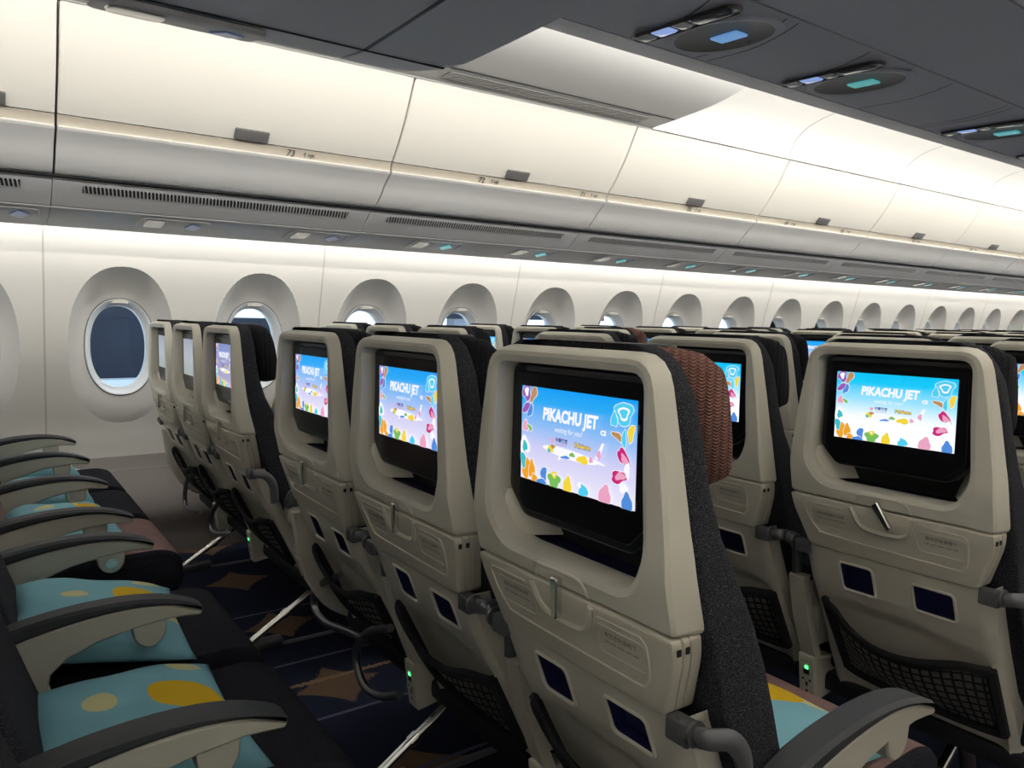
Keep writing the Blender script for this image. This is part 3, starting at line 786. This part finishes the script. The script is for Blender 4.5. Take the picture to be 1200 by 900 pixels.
def net_mesh():
    m = MB(); T = catmull([Vector((a, 0, b)) for a, b in TOPC], 3); B = catmull([Vector((a, 0, b)) for a, b in BOTC], 3)
    n = len(T); K = 8; loops = []; uv = []
    for j in range(K+1):
        t = j/K; row = []
        for i in range(n):
            u = i/(n-1); x = T[i].x*(1-t)+B[i].x*t; z = T[i].z*(1-t)+B[i].z*t
            bul = math.sin(PI*u)**.6*(.030*(1-t)+.022*math.sin(PI*t)) if 0 < u < 1 else 0
            row.append((x, interp(YS_TAB, z)-.006-bul, z)); uv.append((u, t))
        loops.append(row)
    m.raw = True; m.loft(loops, closed=False)
    me = m.mesh('pocket_net', NET, 60); ul = me.uv_layers.new(name='UVMap')
    for l in me.loops: ul.data[l.index].uv = uv[l.vertex_index]
    rim = MB()
    pts = [loops[0][i] for i in range(n)]
    rim.tube([(p[0], p[1], p[2]-.004) for p in pts], .0115, 8, sx=.5, smooth=False)
    rim.tube([loops[j][n-1] for j in range(K+1)], .011, 6, smooth=False)
    rim.tube([loops[j][0] for j in range(K+1)], .009, 6, smooth=False)
    rim.tube([loops[K][i] for i in range(n)], .008, 6, smooth=False)
    return me, rim.mesh('pocket_rim', RIMC)
def back_cushion():
    m = MB(); prof = [(.425, .30), (.42, .40), (.40, .53), (.245, .62)]
    tabF = [(.42, .275), (.50, .255), (.62, .215), (.74, .178), (.85, .130), (.92, .092), (.98, .070), (1.05, .062), (1.165, .055)]
    tabR = [(.42, .215), (.60, .125), (.70, .085), (.80, .056), (.90, .030), (.96, .021), (1.05, .016), (1.165, .012)]
    tabC = [(.80, .066), (.84, .092), (.955, .092), (.965, .05), (1.18, .05)]
    wt = [(.42, .223), (.70, .223), (.84, .223), (.95, .213), (1.04, .203), (1.10, .192), (1.14, .172), (1.161, .152), (1.170, .128)]
    zs = [.43, .46, .52, .58, .64, .70, .76, .82, .88, .94, 1.0, 1.05, 1.10, 1.13, 1.148, 1.162, 1.170]
    loops = []
    for z in zs:
        w_ = interp(wt, z); f = interp(tabF, z); r = interp(tabR, z)
        if z > 1.15: f -= (z-1.15)*.4
        rc = min(max(r, interp(tabC, z) if z > .80 else r), f-.004)
        q = rpoly([(-w_, r), (-w_+.020, r), (-w_+.024, rc), (w_-.024, rc), (w_-.020, r), (w_, r), (w_, f), (w_*.72, f), (0, f-.004), (-w_*.72, f), (-w_, f)], [.008, .001, .001, .001, .001, .008, .022, .03, .05, .03, .022], 3)
        loops.append([(a, b, z) for a, b in q])
    m.loft(loops, 0, True, True); return m
def headrest(mt):
    m = MB(); loops = []
    for i in range(13):
        x = -.182+.364*i/12; e = abs(x)/.182
        k = math.sqrt(max(0, 1-e**4))
        fwd = .010*e**2
        zc, hz, hy = 1.075, .094*(.76+.24*k), .043*(.50+.50*k)
        lp = []
        for j in range(20):
            th = 2*PI*j/20; c, s = math.cos(th), math.sin(th)
            z = zc+hz*math.copysign(abs(s)**.75, s)
            yc = .098+fwd-(z-1.03)*.16
            lp.append((x, yc+hy*math.copysign(abs(c)**.75, c), z))
        loops.append(lp)
    m.loft(loops, 0, True, True)
    return m.mesh('headrest', mt, 70)
def headrest_top():
    m = MB(); m.rbox((-.115, .076, 1.156), (.115, .094, 1.170), .004); return m.mesh('headrest_guide', HGREY)
def cushion_mesh(mt, side):
    m = MB()
    prof = rpoly([(.20, .36), (.62, .345), (.662, .40), (.655, .485), (.60, .507), (.40, .500), (.22, .495)], [.02, .03, .03, .045, .04, .1, .03], 4)
    def L(x, d): return [(x, a, b) for a, b in (inset(prof, d) if d else prof)]
    m.loft([L(-.222, .016), L(-.218, .006), L(-.208, 0)], 1, True)
    m.loft([L(-.208, 0), L(0, 0), L(.208, 0)], 0)
    m.loft([L(.208, 0), L(.218, .006), L(.222, .016)], 1, False, True)
    return m.mesh('seat_cushion', [mt, side], 50)
ARMT = [(.13, .622), (.20, .648), (.29, .663), (.38, .666), (.45, .657), (.50, .640), (.520, .628)]
def arm_meshes(w=.024):
    top = [(p.x, p.z) for p in catmull([Vector((a, 0, b)) for a, b in ARMT], 3)]
    def th(y): return interp([(.13, .032), (.25, .025), (.40, .016), (.50, .010), (.52, .007)], y)
    pad = top+[(y, z-th(y)) for y, z in reversed(top)]
    m = MB(); m.prism_x(pad, -w, w, bev=.006)
    b = MB(); un = [(y, z-th(y)) for y, z in top]
    low = [(.516, .612), (.46, .616), (.40, .610), (.34, .598), (.29, .580), (.262, .555), (.255, .520), (.165, .515), (.13, .560)]
    b.prism_x([(y, z) for y, z in un]+low, -w+.004, w-.004, bev=.004)
    t_ = MB(); t_.prism_x([(.425+.030*math.cos(PI+PI*i/8), .600+.034*math.sin(PI+PI*i/8)) for i in range(9)]+[(.455, .618), (.395, .618)], -.014, .014, bev=.003)
    post = MB(); post.prism_x(rpoly([(.165, .525), (.262, .525), (.268, .42), (.16, .42)], .006), -w+.003, w-.003, bev=.003)
    btn = MB(); btn.tube([(.012, .425, .592), (.020, .425, .592)], .013, 14, smooth=False)
    btn.tube([(.020, .425, .592), (.023, .425, .592)], .009, 14, smooth=False)
    return m.mesh('armrest_pad', PAD), b.mesh('armrest', ARM), t_.mesh('armrest_tab', ARM), post.mesh('armrest_post', SHELL), btn.mesh('recline_button', CHROME)
def tarm_mesh(s):
    m = MB(); m.rbox((min(s*.176, s*.212), .026, .686), (max(s*.176, s*.212), .050, .716), .003)
    b = MB(); b.tube([(s*.214, .036, .706), (s*.219, .036, .706)], .0165, 12, smooth=False)
    a = MB(); a.tube([(s*.220, .036, .704), (s*.238, .040, .708), (s*.246, .066, .702), (s*.247, .088, .675), (s*.247, .094, .64), (s*.247, .095, .612)], .0135, 10, sx=.6)
    return m.mesh('hinge_block', GREYM), b.mesh('hinge_collar', TUBE), a.mesh('table_arm', GREYM)
def side_panel_mesh():
    m = MB(); lo = []
    for z, y in ((.605, .100), (.60, .095), (.50, .118), (.42, .148), (.38, .165), (.36, .18)):
        lo.append([(-.270, y, z), (-.228, y-.002, z), (-.228, y+.022, z), (-.270, y+.022, z)])
    m.loft(lo, 0, True, True); return m.mesh('side_panel', SHELL)
def power_meshes():
    m = MB(); m.prism_x(rpoly([(.150, .395), (.165, .275), (.26, .29), (.24, .38)], .008), -.272, -.226, bev=.004)
    f = MB(); 
    def pf(x, t, h): return (x, .152+.0145*t-h, .388-.112*t)
    for (x0, x1, t0, t1) in ((-.266, -.232, .08, .92),):
        f.add([pf(x0, t0, .0012), pf(x1, t0, .0012), pf(x1, t1, .0012), pf(x0, t1, .0012)], [(0, 1, 2, 3)])
    h = MB()
    for x0, x1, t0, t1 in ((-.257, -.241, .28, .40), (-.262, -.256, .5, .55), (-.243, -.237, .5, .55), (-.252, -.246, .58, .68), (-.252, -.246, .76, .82)):
        h.add([pf(x0, t0, .002), pf(x1, t0, .002), pf(x1, t1, .002), pf(x0, t1, .002)], [(0, 1, 2, 3)])
    l = MB(); l.add([pf(x, t, .0026) for x, t in ((-.252, .20), (-.244, .20), (-.244, .27), (-.252, .27))], [(0, 1, 2, 3)])
    return m.mesh('power_outlet', SHELL), f.mesh('socket_plate', ARM, 0), h.mesh('socket_hole', BLACKM, 0), l.mesh('indicator_lamp', LED, 0)
def fairing_mesh(s):
    prof = rpoly([(.04, .66), (.10, .655), (.13, .56), (.36, .552), (.50, .515), (.59, .470), (.58, .435), (.40, .36), (.25, .30), (.14, .36), (.07, .47)], [.01, .02, .05, .05, .03, .02, .03, .05, .05, .05, .05], 3)
    m = MB(); m.prism_x(prof, min(s*.236, s*.254), max(s*.236, s*.254), bev=.005); return m.mesh('end_fairing', SHELL)
def frame_mesh():
    m = MB(); m.rbox((-.235, .20, .30), (.235, .60, .345), .01)
    return m.mesh('seat_pan', BLACKM)
def leg_mesh():
    m = MB(); m.tube([(0, .10, .03), (0, .30, .155), (0, .56, .345)], .013, 10, smooth=False)
    m.tube([(0, .10, .03), (0, .235, .113)], .009, 10, smooth=False); m.tube([(0, .225, .107), (0, .245, .120)], .017, 10, smooth=False)
    f = MB(); f.rbox((-.022, .06, .0), (.022, .22, .035), .005); f.rbox((-.012, .03, .004), (.012, .07, .022), .003)
    u = MB(); u.tube([(0, .50, .02), (0, .45, .18), (0, .40, .34)], .018, 10, smooth=False)
    f2 = MB(); f2.rbox((-.022, .45, .0), (.022, .56, .035), .005)
    return m.mesh('diagonal_strut', CHROME), f.mesh('track_foot', TUBE), u.mesh('front_leg', TUBE)
def bar_mesh(pts):
    m = MB(); m.tube([(a, .13, b) for a, b in pts], .0105, 10); return m.mesh('luggage_bar', TUBE)

# --- screen picture: one display, all drawing belongs to its surface
def em(name, col, k=1.0):
    m = bpy.data.materials.new(name); m.use_nodes = True; t = m.node_tree; b = t.nodes['Principled BSDF']
    b.inputs['Base Color'].default_value = (.01, .01, .01, 1); b.inputs['Emission Color'].default_value = (*col, 1); b.inputs['Emission Strength'].default_value = k
    b.inputs['Roughness'].default_value = .3
    return m
def s2l(c): return tuple(((v/255)/12.92 if v/255 <= .04045 else ((v/255+.055)/1.055)**2.4) for v in c)
def grad_mat(name, stops, k):
    m = bpy.data.materials.new(name); m.use_nodes = True; t = m.node_tree; b = t.nodes['Principled BSDF']
    tc = t.nodes.new('ShaderNodeTexCoord'); sp = t.nodes.new('ShaderNodeSeparateXYZ'); t.links.new(tc.outputs['Object'], sp.inputs[0])
    mr = t.nodes.new('ShaderNodeMapRange'); mr.inputs[1].default_value = .961; mr.inputs[2].default_value = 1.101; t.links.new(sp.outputs[2], mr.inputs[0])
    cr = t.nodes.new('ShaderNodeValToRGB'); t.links.new(mr.outputs[0], cr.inputs[0])
    el = cr.color_ramp.elements
    while len(el) < len(stops): el.new(.5)
    for e_, (p, c) in zip(el, stops): e_.position = p; e_.color = (*s2l(c), 1)
    b.inputs['Base Color'].default_value = (.01, .01, .01, 1)
    t.links.new(cr.outputs[0], b.inputs['Emission Color']); b.inputs['Emission Strength'].default_value = k; b.inputs['Roughness'].default_value = .3
    return m
G1 = grad_mat('display_blue_gradient', [(0, (232, 228, 246)), (.35, (205, 203, 240)), (.6, (140, 185, 240)), (.85, (40, 165, 240)), (1, (10, 155, 240))], 1.05)
G2 = grad_mat('display_dim_gradient', [(0, (190, 186, 214)), (.5, (165, 165, 215)), (.85, (140, 160, 220)), (1, (130, 150, 215))], .8)
G3 = grad_mat('display_pale_gradient', [(0, (170, 185, 182)), (.5, (185, 195, 205)), (1, (160, 170, 190))], .8)
E = {n: em('display_'+n, s2l(c), 1.0) for n, c in dict(white=(250, 250, 255), orange=(240, 165, 40), yellow=(245, 215, 60), green=(120, 190, 90), teal=(60, 190, 200), blue=(80, 140, 220),
     pink=(235, 165, 195), magenta=(200, 40, 120), purple=(150, 90, 180), cyan=(80, 205, 240), brown=(190, 140, 90), navy=(50, 50, 130)).items()}
G4 = grad_mat('display_cyan_gradient', [(0, (252, 252, 252)), (.35, (235, 240, 250)), (.6, (150, 215, 242)), (.85, (20, 190, 236)), (1, (0, 182, 230))], 1.15)
EN = list(E.keys()); EM = [G1]+[E[n] for n in EN]
def display(kind=0):
    m = MB(); m.raw = True; lay = [0]
    x0, x1, z0, z1 = -.123, .123, .961, 1.101
    Y = .0162
    m.add([(x0, Y, z0), (x1, Y, z0), (x1, Y, z1), (x0, Y, z1)], [(0, 1, 2, 3)], 0)
    if kind == 2: return m.mesh('display', [G3], 0)
    def W(u, v): return (x0+(x1-x0)*u, z0+(z1-z0)*v)
    def put(pts, col):
        lay[0] += 1; y = Y-.00006*lay[0]-.0002
        pts = [(min(max(a, x0), x1), min(max(b, z0), z1)) for a, b in pts]
        m.add([(a, y, b) for a, b in pts], [tuple(range(len(pts)))], 1+EN.index(col))
    def ell(u, v, a, b, col, ang=0, n=20):
        cx, cz = W(u, v); ca, sa = math.cos(ang), math.sin(ang)
        ph = (u*37+v*91); wb = .16 if a < .03 else 0
        pp = []
        for t in [2*PI*i/n for i in range(n)]:
            q = 1+wb*math.sin(3*t+ph)+wb*.5*math.sin(5*t+2*ph)
            pp.append((cx+q*(a*math.cos(t)*ca-b*math.sin(t)*sa), cz+q*(a*math.cos(t)*sa+b*math.sin(t)*ca)))
        put(pp, col)
    def txt(s, u, v, size, col, sh=0, off=0, sx=1):
        vs, fs = text_geo(s, size, 'CENTER', sh, off, sx); cx, cz = W(u, v); lay[0] += 1; y = Y-.00006*lay[0]-.0002
        m.add([(cx+a, y, cz+b) for a, b in vs], fs, 1+EN.index(col))
    mm = .001
    def blob(u, v, a, b, col, ang=0): ell(u, v, a+.0009, b+.0009, 'white', ang); ell(u, v, a, b, col, ang)
    # plain rounded blossoms and leaves bordering the picture
    blob(.05, .93, .010, .012, 'purple'); blob(.05, .94, .004, .006, 'white'); blob(.12, .92, .006, .013, 'brown', -.5); blob(.06, .77, .014, .006, 'purple', .4); blob(.09, .74, .005, .011, 'blue', -.5)
    blob(.045, .57, .007, .008, 'pink'); blob(.09, .56, .007, .003, 'green', -.6); ell(.04, .36, .013, .013, 'white'); blob(.045, .35, .006, .008, 'teal')
    blob(.06, .13, .012, .017, 'orange', .2); blob(.03, .20, .006, .012, 'teal', .2); blob(.12, .12, .008, .013, 'orange'); blob(.15, .03, .008, .006, 'orange')
    blob(.24, .10, .007, .012, 'blue'); blob(.22, .02, .012, .004, 'blue'); blob(.34, .07, .014, .011, 'green'); ell(.34, .13, .006, .005, 'yellow'); ell(.34, .13, .002, .002, 'white')
    blob(.465, .06, .009, .012, 'yellow'); blob(.60, .05, .010, .009, 'cyan'); ell(.57, .10, .004, .004, 'white'); blob(.78, .07, .012, .013, 'pink'); blob(.95, .06, .010, .012, 'blue'); ell(.92, .19, .008, .007, 'white')
    blob(.91, .87, .016, .015, 'cyan'); ell(.91, .87, .010, .009, 'white'); ell(.91, .87, .007, .006, 'cyan'); blob(.84, .80, .006, .009, 'cyan')
    blob(.87, .65, .012, .004, 'brown', -.4); blob(.97, .70, .005, .012, 'yellow', -.2); blob(.92, .64, .004, .011, 'cyan')
    blob(.92, .47, .014, .008, 'magenta', -.7); ell(.93, .45, .009, .005, 'pink', -.7); blob(.89, .28, .015, .008, 'magenta', .25); ell(.90, .29, .010, .005, 'pink', .25); blob(.95, .36, .004, .009, 'white')
    # aeroplane in white with yellow patches
    ell(.48, .375, .060, .0068, 'white', -.05); put([W(.70, .40), W(.735, .40), W(.775, .56), (W(.755, .56))], 'white'); put([W(.64, .36), W(.78, .345), W(.78, .36), W(.70, .39)], 'white')
    put([W(.40, .36), W(.50, .37), W(.38, .29)], 'white')
    ell(.31, .385, .007, .005, 'yellow'); ell(.335, .42, .005, .003, 'brown'); ell(.30, .37, .003, .003, 'teal'); ell(.60, .355, .012, .0055, 'yellow'); ell(.51, .38, .006, .003, 'green'); ell(.67, .375, .004, .004, 'pink'); ell(.735, .44, .004, .006, 'pink'); ell(.45, .34, .010, .002, 'blue', .1)
    txt('PIKACHU JET', .475, .735, .0240, 'white', .12, .0011, .84); txt('CI', .765, .655, .0085, 'white', 0, .0006, 1.3)
    for dx in (-.0095, .0095): pass
    txt('waiting for you!', .47, .60, .0105, 'white', .35, 0, .9)
    ell(.335, .485, .0036, .0036, 'pink'); txt('\u4e2d\u83ef\u822a\u7a7a', .415, .495, .0068, 'navy', 0, .0002); txt('CHINA AIRLINES', .415, .455, .0032, 'magenta')
    txt('Pok\u00e9mon', .60, .485, .0085, 'navy', 0, .0009); txt('Pok\u00e9mon', .60, .485, .0085, 'yellow', 0, .0003)
    for u, v, r in ((.24, .64, .003), (.29, .60, .003), (.70, .58, .0035), (.76, .61, .003)):
        pass
    mats = list(EM)
    if kind == 1: mats[0] = G2
    if kind == 3: mats[0] = G4
    return m.mesh('display', mats, 0)

MS = dict(shell=shell_mesh(), mon=monitor_mesh(), shelf=pocket_mesh(), tray=tray_mesh(), dots=[tray_dots(y, q) for y in (.006, .021) for q in (-1, 1)], ttext=[tray_text(-1), tray_text(1)], latch=latch_mesh(), lower=lower_mesh(),
          slotL=slot_mesh(SLOTS[0]), slotR=slot_mesh(SLOTS[1]), head=headrest(DKNIT), headm=headrest(MAUVE), htop=headrest_top(),
          cush=cushion_mesh(CUSH, CUSH), cushm=cushion_mesh(MAUVEC, CUSH), spanel=side_panel_mesh(), pan=frame_mesh())
MS['net'], MS['rim'] = net_mesh()
bc = back_cushion(); MS['back'] = bc.mesh('backrest', CHAR, 60)
bc2 = back_cushion()
for i, f in enumerate(bc2.f):
    c_ = [sum(bc2.v[j][q] for j in f)/len(f) for q in range(3)]
    n_ = (Vector(bc2.v[f[1]])-Vector(bc2.v[f[0]])).cross(Vector(bc2.v[f[2]])-Vector(bc2.v[f[1]]))
    if len(f) == 4 and abs(n_.y) > .55*n_.length and c_[1] > interp([(.42, .25), (.62, .19), (.85, .11), (1.17, .045)], c_[2]): bc2.m[i] = 1
MS['backm'] = bc2.mesh('backrest', [CHAR, MAUVEC], 60)
MS['pad'], MS['arm'], MS['tab'], MS['post'], MS['btn'] = arm_meshes()
TA = {s: tarm_mesh(s) for s in (-1, 1)}
PW = power_meshes(); FA = {s: fairing_mesh(s) for s in (-1, 1)}; LG = leg_mesh()
DSP = {k: display(k) for k in (0, 1, 2, 3)}
BARS = {'D': bar_mesh([(-.10, .50), (-.2, .46), (-.28, .41), (-.31, .37), (-.29, .338), (-.21, .332), (-.09, .355), (.05, .38)]),
        'D2': bar_mesh([(.198, .46), (.098, .42), (.018, .36), (-.002, .30), (.048, .255), (.148, .27), (.245, .315)]),
        'B': bar_mesh([(.10, .50), (-.05, .45), (-.19, .37), (-.22, .31), (-.15, .29), (.11, .35)]),
        'A': bar_mesh([(.0, .48), (-.12, .44), (-.19, .37), (-.20, .31), (-.13, .29), (.11, .33)])}

XC = dict(F=-.802, E=-1.299, D=-1.797, C=-2.592, B=-3.091, A=-3.590)
ROWY = [-.174 + .829*k for k in range(14)]
ORD = ['row facing the bottom left corner', 'first row showing its screens', 'second row ahead', 'third row ahead', 'fourth row ahead', 'fifth row ahead', 'sixth row ahead', 'seventh row ahead',
       'eighth row ahead', 'ninth row ahead', 'tenth row ahead', 'eleventh row ahead', 'twelfth row ahead', 'farthest row']
PLACE = dict(A='beside the windows', B='window block middle', C='window block aisle', D='centre block far aisle', E='centre block middle', F='centre block near aisle')
MAUVES = {('C', 0), ('F', 1), ('C', 3), ('D', 4)}
LATCHROT = {('F', 2): .62}
def armrest(par, x, btn=False):
    a = link('armrest', MS['arm'], par); a.location = (x, 0, 0)
    p = link('armrest_pad', MS['pad'], a); p['label'] = 'dark grey pad'
    link('armrest_tab', MS['tab'], a); link('armrest_post', MS['post'], a)
    if btn: b = link('recline_button', MS['btn'], a); b['label'] = 'round chrome button'
def build_seat(c, k):
    mv = (c, k) in MAUVES
    e = empty('airline_seat', (XC[c], ROWY[k], 0))
    col = 'mauve knitted headrest' if mv else 'charcoal headrest'
    extra = ''
    tagit(e, 'beige airline seat with %s, %s, %s' % (col, PLACE[c], ORD[k]), 'seat', 'airline seats in rows of three')
    link('back_shell', MS['shell'], e)
    mo = link('monitor', MS['mon'], e); mo['label'] = 'black seat-back monitor'
    dk = 0
    if c in 'AB' and k <= 1: dk = 2
    if c == 'C' and k <= 1: dk = 1
    if k >= 2 and c in 'DEF': dk = 3
    link('display', DSP[dk], mo)
    link('literature_shelf', MS['shelf'], e)
    t = link('tray_table', MS['tray'], e); [link('tray_bumper', q, t) for q in MS['dots'] if k < 5]; [link('instruction_text', q, t) for q in MS['ttext'] if k < 4]
    l = link('tray_latch', MS['latch'], t); l.location = (0, .001, .825); l.rotation_euler = (0, -LATCHROT.get((c, k), 0.05 if (k+ord(c)) % 3 else -.05), 0)
    lo = link('lower_shell', MS['lower'], e)
    for s in ('slotL', 'slotR'):
        q = link('storage_slot', MS[s], lo); q['label'] = 'navy slot'
    pn = link('seat_pocket', MS['net'], e); link('pocket_rim', MS['rim'], pn)
    b = link('backrest', MS['backm' if mv and c == 'C' else 'back'], e); b['label'] = 'charcoal speckled fabric back'
    h = link('headrest', MS['headm' if mv else 'head'], e); link('headrest_guide', MS['htop'], h)
    cu = link('seat_cushion', MS['cushm' if mv else 'cush'], e); cu['label'] = 'mauve seat cushion' if mv else 'dark seat cushion'
    link('seat_pan', MS['pan'], e)
    for s in (-1, 1):
        q = link('table_arm', TA[s][2], e); link('hinge_block', TA[s][0], q); link('hinge_collar', TA[s][1], q)
    armrest(e, -.249, c == 'D')
    if c in 'CF': armrest(e, .249)
    if c in 'BCEF': link('side_panel', MS['spanel'], e)
    if c in 'BCEF':
        q = link('power_outlet', PW[0], e); link('socket_plate', PW[1], q); link('socket_hole', PW[2], q); g = link('indicator_lamp', PW[3], q); g['label'] = 'green lamp'
    if c in 'AD': link('end_fairing', FA[-1], e)
    if c in BARS: link('luggage_bar', BARS[c], e)
    if c == 'D': link('luggage_bar', BARS['D2'], e)
    lx = {'A': -.11, 'C': -.084, 'D': .12, 'F': .0}
    if c in lx:
        q = link('seat_leg', LG[2], e); q.location = (lx[c], 0, 0)
        st = link('diagonal_strut', LG[0], q); link('track_foot', LG[1], q)
    return e
for k in range(14):
    for c in 'ABCDEF':
        if c == 'F' and k > 4: continue
        if c == 'E' and k > 6: continue
        if c == 'D' and k > 8: continue
        if c == 'C' and k > 11: continue
        build_seat(c, k)

# seat rails in the floor
for x, lab in ((-3.70, 'under the window seats'), (-2.676, 'along the aisle seats of the window block'), (-1.677, 'under the centre seats'), (-.802, 'under the near aisle seats')):
    m = MB(); m.rbox((x-.014, Y0+.1, .0), (x+.014, Y1-.1, .006), .002); o = m.obj('seat_track', mat('track_cover', (.09, .09, .11), .4))
    tagit(o, 'long dark metal seat rail in the carpet '+lab, 'floor rail', 'seat rails in the floor')

# ------------------------------------------------------------ pillows
def pillow_mat(name, seed):
    m = bpy.data.materials.new(name); m.use_nodes = True; t = m.node_tree; b = t.nodes['Principled BSDF']
    tc = t.nodes.new('ShaderNodeTexCoord'); mp = t.nodes.new('ShaderNodeMapping'); t.links.new(tc.outputs['Object'], mp.inputs[0])
    sp = t.nodes.new('ShaderNodeSeparateXYZ'); t.links.new(tc.outputs['Object'], sp.inputs[0])
    n = t.nodes.new('ShaderNodeTexNoise'); n.inputs['Scale'].default_value = 40; t.links.new(tc.outputs['Object'], n.inputs['Vector'])
    j = mth(t, 'MULTIPLY', mth(t, 'SUBTRACT', n.outputs[0], .5), .02)
    def spot(x, y, rx, ry, wob=1.0, ang=0.0):
        ca, sa = math.cos(ang), math.sin(ang)
        dx = mth(t, 'SUBTRACT', sp.outputs[0], x); dy = mth(t, 'SUBTRACT', sp.outputs[1], y)
        a = mth(t, 'DIVIDE', mth(t, 'ADD', mth(t, 'MULTIPLY', dx, ca), mth(t, 'MULTIPLY', dy, sa)), rx)
        c = mth(t, 'DIVIDE', mth(t, 'SUBTRACT', mth(t, 'MULTIPLY', dy, ca), mth(t, 'MULTIPLY', dx, sa)), ry)
        d = mth(t, 'SQRT', mth(t, 'ADD', mth(t, 'MULTIPLY', a, a), mth(t, 'MULTIPLY', c, c)))
        if wob: d = mth(t, 'ADD', d, mth(t, 'MULTIPLY', j, 8.0*wob))
        return mth(t, 'LESS_THAN', d, 1.0)
    zt = mth(t, 'GREATER_THAN', sp.outputs[2], .004)
    col = (0.22, 0.47, 0.55); c = col
    c = mixc(t, spot(-.03, -.05, .030, .026), col, (.62, .58, .30))
    c = mixc(t, spot(.05, .13, .042, .036), c, (.62, .58, .30))
    c = mixc(t, spot(-.14, .10, .03, .03), c, (.62, .58, .30))
    c = mixc(t, mth(t, 'MULTIPLY', spot(-.005, .075, .070, .048, .2, .5), zt), c, (.72, .45, .015))
    t.links.new(c, b.inputs['Base Color']); b.inputs['Roughness'].default_value = .8; b.inputs['Specular IOR Level'].default_value = .2
    bp = t.nodes.new('ShaderNodeBump'); bp.inputs['Strength'].default_value = .35; bp.inputs['Distance'].default_value = .01
    n2 = t.nodes.new('ShaderNodeTexNoise'); n2.inputs['Scale'].default_value = 9; n2.inputs['Detail'].default_value = 3; n2.inputs['Distortion'].default_value = 1.2; t.links.new(tc.outputs['Object'], n2.inputs['Vector'])
    t.links.new(n2.outputs[0], bp.inputs['Height']); t.links.new(bp.outputs[0], b.inputs['Normal'])
    return m
PIL = pillow_mat('printed_pillow_cotton', 0)
def pillow(seed, wx_=.205, wy=.160, h=.052):
    rnd = random.Random(seed); N = 28; m = MB(); vs = []; 
    ph = [rnd.uniform(0, 6) for _ in range(4)]
    def hh(u, v):
        e = (1-abs(u)**3.0)*(1-abs(v)**3.0); e = max(e, 0)**.55
        wr = 1+.07*math.sin(5*u+3*v+ph[0])+.05*math.sin(9*u-6*v+ph[1])
        return e*wr
    for sgn in (1, -1):
        for i in range(N+1):
            for j in range(N+1):
                u = -1+2*i/N; v = -1+2*j/N
                px = wx_*u*(1-.08*(1-abs(v))**1*abs(u)**4)*(1-.0*v); py = wy*v*(1-.10*(1-abs(u))*abs(v)**4)
                vs.append((px, py, sgn*h*hh(u, v)*(1 if sgn > 0 else .55)))
    fs = []
    M_ = (N+1)**2
    for s in (0, 1):
        for i in range(N):
            for j in range(N):
                a = s*M_+i*(N+1)+j; q = (a, a+1, a+N+2, a+N+1); fs.append(q if s else tuple(reversed(q)))
    m.add(vs, fs)
    me = m.mesh('pillow', PIL, 80)
    bm = bmesh.new(); bm.from_mesh(me); bmesh.ops.remove_doubles(bm, verts=bm.verts, dist=1e-5); bm.to_mesh(me); bm.free(); me.update()
    return me
PMs = [pillow(0), pillow(1, wx_=.225, wy=.168), pillow(2, h=.040), pillow(3, wy=.145, h=.072), pillow(4, wy=.140, h=.066)]
def put_pillow(c, k, dx, dy, dz, rot, lab, i=0):
    o = link('pillow', PMs[i]); o.location = (XC[c]+dx, ROWY[k]+dy, dz); o.rotation_euler = rot
    tagit(o, lab, 'pillow', 'printed pillows on the seats')
put_pillow('E', 0, -.015, .365, .520, (-.04, 0, 0.0), 'light blue printed pillow on the centre seat, nearest the bottom left corner of the picture', 0)
put_pillow('D', 0, .01, .365, .545, (-.18, .0, -.08), 'light blue printed pillow lying under the armrest just behind the nearest whole one', 1)
put_pillow('F', 0, .0, .38, .53, (-.04, 0, 0.0), 'light blue printed pillow mostly cut off by the bottom edge, below the nearest armrest', 2)
put_pillow('C', 0, .02, .365, .548, (-.10, 0, .04), 'teal blue puffy pillow on the mauve seat cushion across the aisle', 3)
put_pillow('B', 0, .02, .36, .545, (-.10, 0, -.03), 'teal blue pillow between the two middle armrests of the window block', 4)
put_pillow('A', 0, .02, .36, .545, (-.10, 0, .03), 'light blue pillow on the window seat, under the oval window', 4)
put_pillow('F', 1, .0, .40, .515, (-.06, 0, .05), 'light blue printed pillow on the mauve seat at the lower right of the picture', 2)
put_pillow('C', 1, .0, .235, .785, (1.32, 0, .0), 'printed pillow leaning on the seat back behind the black headrest across the aisle', 1)
